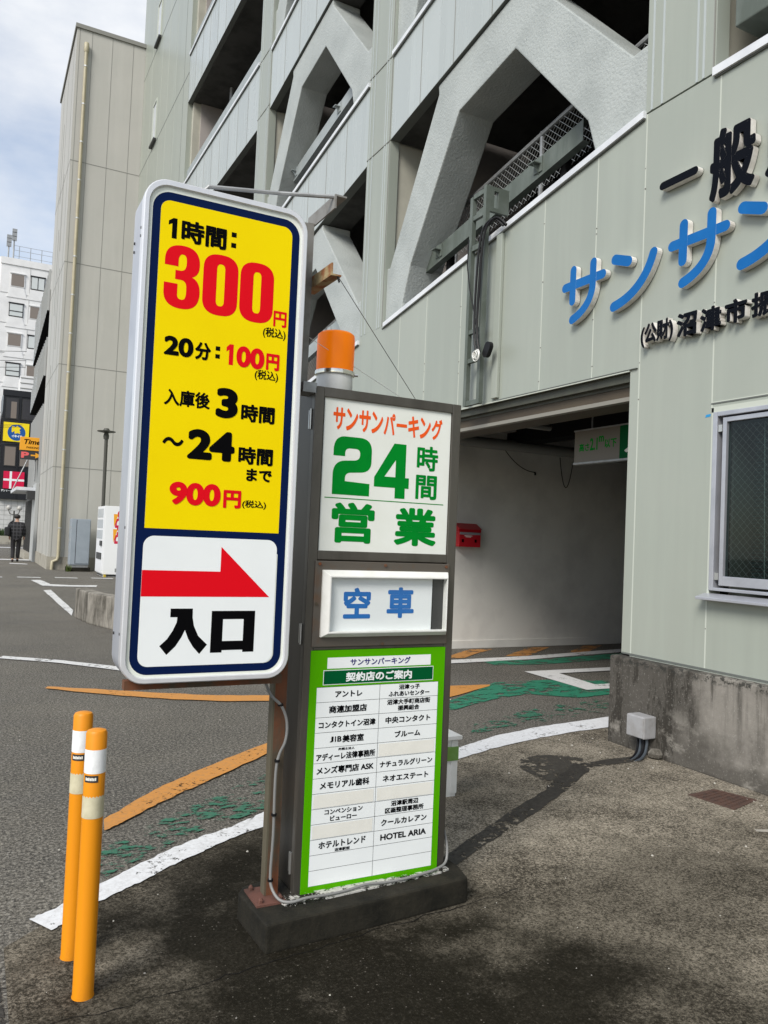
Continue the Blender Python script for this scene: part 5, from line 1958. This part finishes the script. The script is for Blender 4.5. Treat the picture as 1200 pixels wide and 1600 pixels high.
# vending machine
VM = thing('vending_machine', 'white drinks vending machine seen from the side by the grey wall', 'vending machine', (3.6, 23.9, 0))
w = MB()
w.box(3.275, 3.99, 23.15, 24.45, 0.07, 1.98)
w.m(1).box(3.30, 3.96, 23.2, 24.4, 0.0, 0.069)
w.build('case', [VEND, FRAMEK], VM, bevel=.012)
w = MB()
w.box(3.245, 3.274, 23.16, 24.44, 0.10, 1.97)
w.build('front_door', VEND, VM, bevel=.006)
w = MB()
for i, (z0, z1) in enumerate(((1.66, 1.90), (1.36, 1.60), (1.06, 1.30))):
    w.box(3.236, 3.2445, 23.26, 24.34, z0, z1)
w.build('display_window', VEND_G, VM)
w = MB()
w.box(3.21, 3.2445, 23.26, 23.56, .86, 1.0)
w.box(3.225, 3.2445, 23.30, 24.2, .48, .66)
w.build('coin_unit', FRAMEK, VM)
w = MB()
w.box(3.60, 3.76, 23.142, 23.1495, 0.14, 0.24)
w.build('vent_label', GALV, VM)
w = MB()
V_ = lambda a, b, t: (3.735 - b, 23.149 - t, a)      # lettering reads upwards
text(w, 'DyDo', (0.93, 1.86, -0.06, 0.19), V_, .05)
w.build('logo_lettering', mat('vending_red', (0.55, 0.01, 0.05), rough=.35), VM)
w = MB()
for z0 in (0.98, 1.40):
    w.add([(3.50, 23.1485, z0 + .36), (3.62, 23.1485, z0 + .36), (3.52, 23.1485, z0 - .02)], [(0, 1, 2)])
w.build('logo_flash', SHOPORG, VM)
w = MB()
w.box(3.30, 3.36, 23.05, 23.14, 0, .07)
tag(w.build('wheel_chock', mat('chock_yellow', (0.45, 0.33, 0.03))), 'small yellow block at the foot of the vending machine', 'block')

# lamp post behind the vending machine
LP = thing('lamp_post', 'dark slim lamp post with a flat cap behind the vending machine', 'lamp post', (3.43, 24.9, 0))
w = MB()
w.tube([(3.455, 24.9, 0), (3.43, 24.9, 4.1)], .052, 10)
w.build('pole', DARKPOLE, LP, smooth=True)
w = MB()
w.lathe([(.075, 4.02), (.085, 4.12), (.06, 4.2), (.26, 4.235), (.27, 4.255), (.10, 4.28), (.07, 4.34), (.01, 4.35)], 3.425, 24.9, 18)
w.build('lamp_head', DARKPOLE, LP)

# ================================================================== FAR SIDE OF THE STREET
def far_pt(y):
    return 2.13 - 0.028 * (y - 31.7)


FW = thing('balcony_building', 'dark ribbed grey building with black balcony slots further up the street', 'building', (2.13, 35, 0))
w = MB()
w.prism([(2.15, 31.71), (2.12, 38.7), (7, 38.7), (7, 31.71)], 'z', 2.9, 5.85)
w.prism([(2.15, 31.71), (2.12, 38.7), (7, 38.7), (7, 31.71)], 'z', 6.95, 8.35)
w.prism([(2.15, 31.71), (2.12, 38.7), (7, 38.7), (7, 31.71)], 'z', 9.35, 10.2)
w.m(1)
for i in range(12):
    y = 31.9 + i * .6
    for z0, z1 in ((2.9, 5.85), (6.95, 8.35)):
        w.box(2.09, 2.14, y - .04, y + .04, z0, z1)
w.m(2).box(2.6, 7, 31.72, 38.69, 5.851, 6.949)
w.box(2.6, 7, 31.72, 38.69, 8.351, 9.349)
w.build('wall', [RIBGREY, LTGREY, BLACKC], FW)
w = MB()
w.prism([(2.02, 31.71), (2.02, 33.6), (2.12, 33.6), (2.12, 31.71)], 'z', 0, 2.9)
w.build('light_pier', LTGREY, FW)
for a0, a1, b0, b1 in ((9.22, 10.85, 8.43, 10.35), (6.78, 8.0, 6.22, 7.30)):
    w = MB()
    w.prism([(31.73, a0 + .05), (38.9, b0 + .05), (38.9, b0 + .10), (31.73, a0 + .10)], 'x', 2.045, 2.4)
    b = w.build('balcony', BLACKC, FW)
    w = MB()
    m = a0 + .101 + (b0 - a0) * .5, a1 + (b1 - a1) * .5
    w.prism([(31.73, a0 + .101), (35.3, m[0]), (35.3, m[1]), (31.73, a1)], 'x', 2.05, 2.12)
    w.m(1).prism([(35.301, m[0]), (38.9, b0 + .101), (38.9, b1), (35.301, m[1])], 'x', 2.05, 2.11)
    w.m(2)
    for i in range(14):
        y = 31.9 + i * .5
        t = (y - 31.73) / 7.17
        z0, z1 = a0 + .11 + (b0 - a0) * t, a1 + (b1 - a1) * t - .01
        w.box(2.035, 2.0495, y - .015, y + .015, z0, z1)
    w.build('parapet', [LTGREY, FROST, SEAM_M], b)
w = MB()
w.prism([(2.12, 33.61), (2.10, 38.7), (6, 38.7), (6, 33.61)], 'z', 0.25, 2.9)
w.m(1)
for i in range(14):
    y = 33.7 + i * .36
    w.box(2.05, 2.10, y - .05, y + .05, 0.25, 2.35)
w.m(2).prism([(1.86, 33.61), (1.80, 38.7), (6, 38.7), (6, 33.61)], 'z', 0, 0.249)
w.build('ground_floor', [BLACKB, FRAMEK, FOUND], FW)
w = MB()
w.prism([(1.38, 32.2), (1.36, 36.6), (2.1, 36.6), (2.1, 32.2)], 'z', 2.62, 2.74)
w.m(1).prism([(1.75, 32.1), (1.75, 32.8), (2.015, 32.8), (2.015, 32.1)], 'z', 2.30, 2.615)
w.build('canopy', [COPING, FRAMEK], FW)
w = MB()
w.tube([(1.40, 36.4, 2.74), (2.05, 36.4, 4.4)], .025, 5)
w.build('canopy_stay', GALV, FW)

TS = thing('parking_shop_sign', 'orange and black parking shop sign projecting over the street', 'sign', (1.9, 32.6, 4.0))
w = MB()
w.box(1.43, 2.28, 32.6, 32.8, 4.14, 4.64)
w.build('upper_panel', SHOPORG, TS, bevel=.01)
w = MB()
w.box(1.45, 2.26, 32.62, 32.78, 3.80, 4.13)
w.build('lower_panel', FRAMEK, TS, bevel=.01)
w = MB()
text(w, 'Times', (1.55, 2.24, 4.37, 4.56), lambda a, b, t: (a + (b - 4.45) * .25, 32.599 - t, b), .03)
w.build('lettering', BLACK, TS)
w = MB()
text(w, 'PARKING', (1.66, 2.10, 4.21, 4.29), front(32.599), .02)
w.build('lettering', BLACK, TS)
w = MB()
text(w, 'P', (1.49, 1.76, 3.85, 4.08), front(32.619), .05)
w.build('lettering', mat('pinkish_red', (0.75, 0.12, 0.12)), TS)
w = MB()
w.add([(a, 32.618, b) for a, b in ((1.82, 3.94), (1.98, 3.94), (1.98, 3.86), (2.2, 3.965), (1.98, 4.07), (1.98, 3.99), (1.82, 3.99))], [list(range(7))])
w.build('arrow', SHOPORG, TS)
w = MB()
w.tube([(2.0, 32.7, 3.0), (2.0, 32.7, 3.81)], .03, 6)
w.build('bracket', GALV, TS)

# black shop building
BB = thing('black_shop_building', 'narrow black building with a flag sign and a yellow round-logo sign', 'building', (2.4, 60, 0))
BY = 60
w = MB()
w.box(1.45, 5.5, BY, BY + 6, 3.0, 10.45)
w.m(0).box(1.40, 5.55, BY - .06, BY - .001, 10.1, 10.5)
for x in (2.48, 3.6):
    w.box(x, x + .10, BY - .05, BY - .001, 3.05, 10.1)
w.build('wall', BLACKB, BB)
for x0, x1, z0, z1, mt in ((1.62, 2.44, 8.5, 9.95, DARKWIN), (2.62, 3.55, 8.5, 9.95, DARKWIN), (1.66, 2.44, 5.25, 6.65, BROWNWIN), (2.62, 3.5, 5.25, 6.65, BROWNWIN)):
    f = MB().box(x0, x1, BY - .04, BY - .001, z0, z1).build('window', FRAMEK, BB)
    q = MB().box(x0 + .06, x1 - .06, BY - .05, BY - .0405, z0 + .06, z1 - .06)
    q.build('pane', mt, f)
MB().box(1.95, 2.3, BY - .055, BY - .051, 8.56, 9.7).build('curtain', BROWNWIN, BB)
w = MB()
w.box(1.55, 3.15, BY - .16, BY - .001, 6.95, 8.25)
ys_ = w.build('yellow_board', SHOPYEL, BB)
w = MB()
w.tube([(2.37, BY - .165, 7.58), (2.37, BY - .161, 7.58)], .56, 28)
w.build('logo_disc', SHOPBLUE, ys_)
w = MB()
text(w, '喰', (2.06, 2.62, 7.50, 8.05), front(BY - .168), .05)
w.build('logo_lettering', SHOPYEL, ys_)
w = MB()
text(w, 'イキイキ', (2.08, 2.74, 7.24, 7.42), front(BY - .168), .06)
w.build('lettering', WHITE, ys_)
w = MB()
w.box(1.72, 3.02, BY - .12, BY - .001, 3.72, 4.90)
fl = w.build('flag_board', FLAGRED, BB)
w = MB()
w.box(2.10, 2.24, BY - .124, BY - .1205, 3.72, 4.90)
w.box(1.72, 2.0995, BY - .124, BY - .1205, 4.25, 4.39)
w.box(2.2405, 3.02, BY - .124, BY - .1205, 4.25, 4.39)
w.build('flag_cross', WHITE, fl)
w = MB()
text(w, 'デンマークの 世界食卓', (1.62, 3.05, 3.50, 3.66), front(BY - .01), .05)
w.build('lettering', WHITE, BB)
w = MB()
w.box(0.5, 5.5, BY + .3, BY + 6, 0, 2.995)
w.m(1)
for i in range(9):
    w.box(0.5, 5.5, BY + .292, BY + .2995, .3 + i * .32, .315 + i * .32)
for i in range(12):
    w.box(.7 + i * .4, .712 + i * .4, BY + .294, BY + .2999, 0, 2.99)
w.build('tiled_wall', [TILEW, SEAM_M], BB)
for i in range(3):
    MB().tube([(1.05 + i * .05, BY + .2, 0.3), (1.05 + i * .05, BY + .2, 2.9)], .03, 6).build('pipe', GALV, BB) if i == 0 else None

# street lamp with two globes
GL = thing('globe_street_lamp', 'dark street lamp with two white globes before the tiled wall', 'street lamp', (2.45, 58.5, 0))
w = MB()
w.tube([(2.45, 58.5, 0), (2.45, 58.5, 2.2)], .05, 8)
w.tube(smoothpath([(2.12, 58.5, 2.25), (2.2, 58.5, 2.0), (2.45, 58.5, 1.95), (2.7, 58.5, 2.0), (2.78, 58.5, 2.25)]), .03, 6)
w.build('pole', DARKPOLE, GL)
for x in (2.12, 2.78):
    w = MB()
    w.lathe([(.05, 2.24), (.15, 2.30), (.18, 2.40), (.14, 2.50), (.05, 2.55)], x, 58.5, 14)
    w.build('globe', GLOBE, GL, smooth=True)

# hedge and kerb planter at the far end
w = MB()
rn = random.Random(11)
for i in range(1800):
    x = rn.uniform(-4, 3.4); y = 57.6 + rn.uniform(-.35, .35); z = .55 + rn.uniform(0, .42)
    a, b = rn.uniform(0, 6.28), rn.uniform(-.8, .8)
    d = .07
    u = Vector((math.cos(a), math.sin(a), b)).normalized() * d
    v = Vector((-math.sin(a), math.cos(a), rn.uniform(-.6, .6))).normalized() * d * .7
    c = Vector((x, y, z))
    w.add([c - u, c - v, c + u, c + v], [(0, 1, 2, 3)])
w.box(-4, 3.4, 57.4, 57.8, .5, .88)
tag(w.build('hedge', HEDGE), 'low clipped green hedge in a planter at the street end', 'hedge')
w = MB()
w.box(-6, 3.5, 57.1, 58.1, 0.0, .52)
tag(w.build('planter_wall', FOUND), 'pale concrete planter wall below the hedge at the street end', 'wall')
w = MB()
w.box(-12, 6, 56.2, 57.09, 0, .13)
structure(w.build('pavement', FOUND))

# white building
WB = thing('white_building', 'white multi-storey building with square windows and roof antenna at the street end', 'building', (2, 75, 0))
WY = 75
w = MB()
w.box(1.05, 12, WY, WY + 15, 0, 24.1)
w.prism([(1.05, WY), (-.6, WY + 1.2), (-.6, WY + 15), (1.05, WY + 15)], 'z', 0, 24.1)
w.box(1.0, 12, WY - .08, WY - .001, 23.55, 24.12)
w.m(1)
for i in range(8):
    z = 21.1 - i * 2.58
    w.box(1.05, 12, WY - .03, WY - .0005, z - .03, z + .03)
for i in range(5):
    w.box(3.35 + i * 1.72 - .04, 3.35 + i * 1.72, WY - .025, WY - .0005, 0, 23.5)
w.build('wall', [WHITEB, mat('joint_pale', (0.5, 0.5, 0.49))], WB)
for r in range(8):
    for c in range(4):
        x = 1.88 + c * 1.60
        z = 21.75 - r * 2.58
        f = MB()
        f.box(x - .06, x + 1.06, WY - .07, WY - .001, z - .06, z + 1.06)
        f.box(x - .12, x + 1.12, WY - .14, WY - .001, z + 1.061, z + 1.13)
        fo = f.build('window', FRAMEK if (r + c) % 2 else WHITEB, WB)
        MB().box(x, x + 1.0, WY - .085, WY - .0705, z, z + 1.0).build('pane', PALEWIN if (r + c) % 2 else BROWNWIN, fo)
        if (r + c) % 2:
            q = MB()
            if r % 2 == 0:
                q.box(x + .47, x + .53, WY - .10, WY - .086, z, z + 1)
            else:
                q.box(x, x + 1, WY - .10, WY - .086, z + .35, z + .43)
            q.build('mullion', FRAMEK, fo)
        q = MB()
        q.prism([(x - .02, z - .10), (x + 1.02, z - .10), (x + 1.3, z - 1.0), (x - .3, z - 1.0)], 'y', WY - .05, WY - .0008)
        q.build('splayed_apron', WHITEB, WB)
w = MB()
for x, h in ((1.55, 1.6), (1.95, 2.2)):
    w.tube([(x, WY + 1, 24.1), (x, WY + 1, 24.1 + h)], .07, 6)
    for k in range(3):
        w.box(x - .18, x + .2, WY + .85, WY + 1.15, 24.1 + h - .3 + .35 * k, 24.1 + h - .02 + .35 * k)
w.build('antenna', GALV, WB)
w = MB()
for i in range(9):
    w.tube([(2.4 + i * .9, WY + .8, 24.1), (2.4 + i * .9, WY + .8, 25.5)], .03, 5)
for z in (24.6, 25.1, 25.5):
    w.tube([(2.0, WY + .8, z), (11, WY + .8, z)], .018, 5)
w.build('roof_fence', GALV, WB)
w = MB()
w.box(2.7, 5.5, 66.5, 70, 0, 12.7)
w.m(1)
for i in range(5):
    w.box(2.69, 5.5, 66.46, 66.499, 10.9 + i * .4, 10.94 + i * .4)
lb = w.build('rear_building', [WHITEB, SEAM_M])
tag(lb, 'low white louvred building top showing behind the black building', 'building')
w = MB()
w.box(-9, 1.2, 61, 68, 2.9, 9.2)
w.m(1).box(-9, 1.2, 61.2, 68, 0, 2.899)
gb = w.build('grey_building', [RIBGREY, TILEW])
tag(gb, 'grey building edge at the far left beside the black building', 'building')
# overhead wires
for i, (z0, z1) in enumerate(((11.3, 11.0), (10.75, 10.5), (10.3, 10.15), (7.1, 6.9), (6.95, 6.8), (6.0, 5.9))):
    w = MB()
    w.tube(sag((-8, 52 + .2 * i, z0), (2.2, 48.5 + .1 * i, z1), .25), .014, 4)
    o = w.build('overhead_wire', FRAMEK)
    tag(o, 'thin black overhead wire crossing the street before the white building', 'wire', 'overhead wires across the street')

# ================================================================== PERSON
def skin_mesh(V, E, R, levels=1):
    me = bpy.data.meshes.new('s')
    me.from_pydata(V, E, [])
    o = bpy.data.objects.new('s', me)
    COL.objects.link(o)
    o.modifiers.new('k', 'SKIN')
    for i, r in enumerate(R):
        r = r if isinstance(r, tuple) else (r, r)
        me.skin_vertices[0].data[i].radius = r
    me.skin_vertices[0].data[0].use_root = True
    sb = o.modifiers.new('b', 'SUBSURF')
    sb.levels = levels
    sb.render_levels = levels
    dg = bpy.context.evaluated_depsgraph_get()
    m2 = bpy.data.meshes.new_from_object(o.evaluated_get(dg), depsgraph=dg)
    vs = [tuple(v.co) for v in m2.vertices]
    fs = [list(p.vertices) for p in m2.polygons]
    bpy.data.objects.remove(o)
    bpy.data.meshes.remove(m2)
    return vs, fs


PX, PY = 1.43, 31.3
PE = thing('person', 'person with dark hair and plaid jacket walking away up the street', 'person', (PX, PY, 0))


def pp(L):
    return [(PX + x, PY + y, z) for x, y, z in L]


# body: pelvis, spine, neck, head, arms with hands, legs with feet (one skin)
BV = [(0, 0, .90), (0, 0.0, 1.15), (0, .02, 1.36), (0, .03, 1.46), (0, .045, 1.56), (0, .045, 1.64),
      (-.17, .02, 1.37), (-.23, -.01, 1.12), (-.22, .05, .88), (-.21, .08, .78),
      (.17, .02, 1.37), (.24, .0, 1.12), (.25, .08, .89), (.25, .11, .79),
      (-.09, 0, .86), (-.085, .05, .48), (-.09, -.07, .09), (-.09, .06, .04),
      (.09, 0, .86), (.085, .08, .48), (.08, .10, .10), (.08, .22, .05)]
BE_ = [(0, 1), (1, 2), (2, 3), (3, 4), (4, 5), (2, 6), (6, 7), (7, 8), (8, 9), (2, 10), (10, 11), (11, 12), (12, 13), (0, 14), (14, 15), (15, 16), (16, 17), (0, 18), (18, 19), (19, 20), (20, 21)]
BR = [(.10, .08), (.10, .08), (.12, .08), .05, (.07, .085), (.07, .085), .06, .045, .032, .03, .06, .045, .032, .03, .085, .055, .04, .035, .085, .055, .04, .035]
vs, fs = skin_mesh(pp(BV), BE_, BR)
MB().add(vs, fs).build('body', SKIN, PE, smooth=True)
JV = [(0, 0, .74), (0, -.005, 1.06), (0, .01, 1.33), (0, .025, 1.43), (-.19, .01, 1.36), (-.255, -.01, 1.12), (-.235, .045, .89), (.19, .01, 1.36), (.26, 0, 1.12), (.265, .07, .90)]
JE = [(0, 1), (1, 2), (2, 3), (2, 4), (4, 5), (5, 6), (2, 7), (7, 8), (8, 9)]
JR = [(.24, .17), (.225, .16), (.20, .14), (.10, .10), .085, .072, .058, .085, .072, .058]
vs, fs = skin_mesh(pp(JV), JE, JR)
MB().add(vs, fs).build('jacket', PLAID, PE, smooth=True)
TV = [(0, 0, .95), (-.095, 0, .80), (-.09, .05, .48), (-.092, -.06, .10), (.095, 0, .80), (.088, .08, .48), (.082, .10, .11)]
vs, fs = skin_mesh(pp(TV), [(0, 1), (1, 2), (2, 3), (0, 4), (4, 5), (5, 6)], [(.16, .12), .105, .078, .064, .105, .078, .064])
MB().add(vs, fs).build('trousers', TROUSER, PE, smooth=True)
for sx, L in ((-1, [(-.09, -.09, .05), (-.09, 0, .045), (-.09, .10, .04)]), (1, [(.08, .07, .055), (.08, .16, .05), (.08, .26, .045)])):
    vs, fs = skin_mesh(pp(L), [(0, 1), (1, 2)], [.052, .052, .04])
    MB().add(vs, fs).build('shoe', SHOE, PE, smooth=True)
vs, fs = skin_mesh(pp([(0, .015, 1.535), (0, .02, 1.63), (0, .05, 1.70)]), [(0, 1), (1, 2)], [(.10, .09), (.125, .135), (.08, .085)])
MB().add(vs, fs).build('hair', HAIR, PE, smooth=True)
w = MB()
w.box(PX - .40, PX - .235, PY - .20, PY + .16, .93, 1.24)
bgm = w.build('shoulder_bag', BAG, bevel=.05, seg=3)
tag(bgm, "black shoulder bag hanging at the walking person's left side", 'bag')
w = MB()
w.tube(smoothpath([(PX - .32, PY - .16, 1.2), (PX - .25, PY - .08, 1.38), (PX - .12, PY, 1.475), (PX - .22, PY + .1, 1.36), (PX - .30, PY + .13, 1.2)]), .013, 6)
w.build('strap', BAG, bgm)
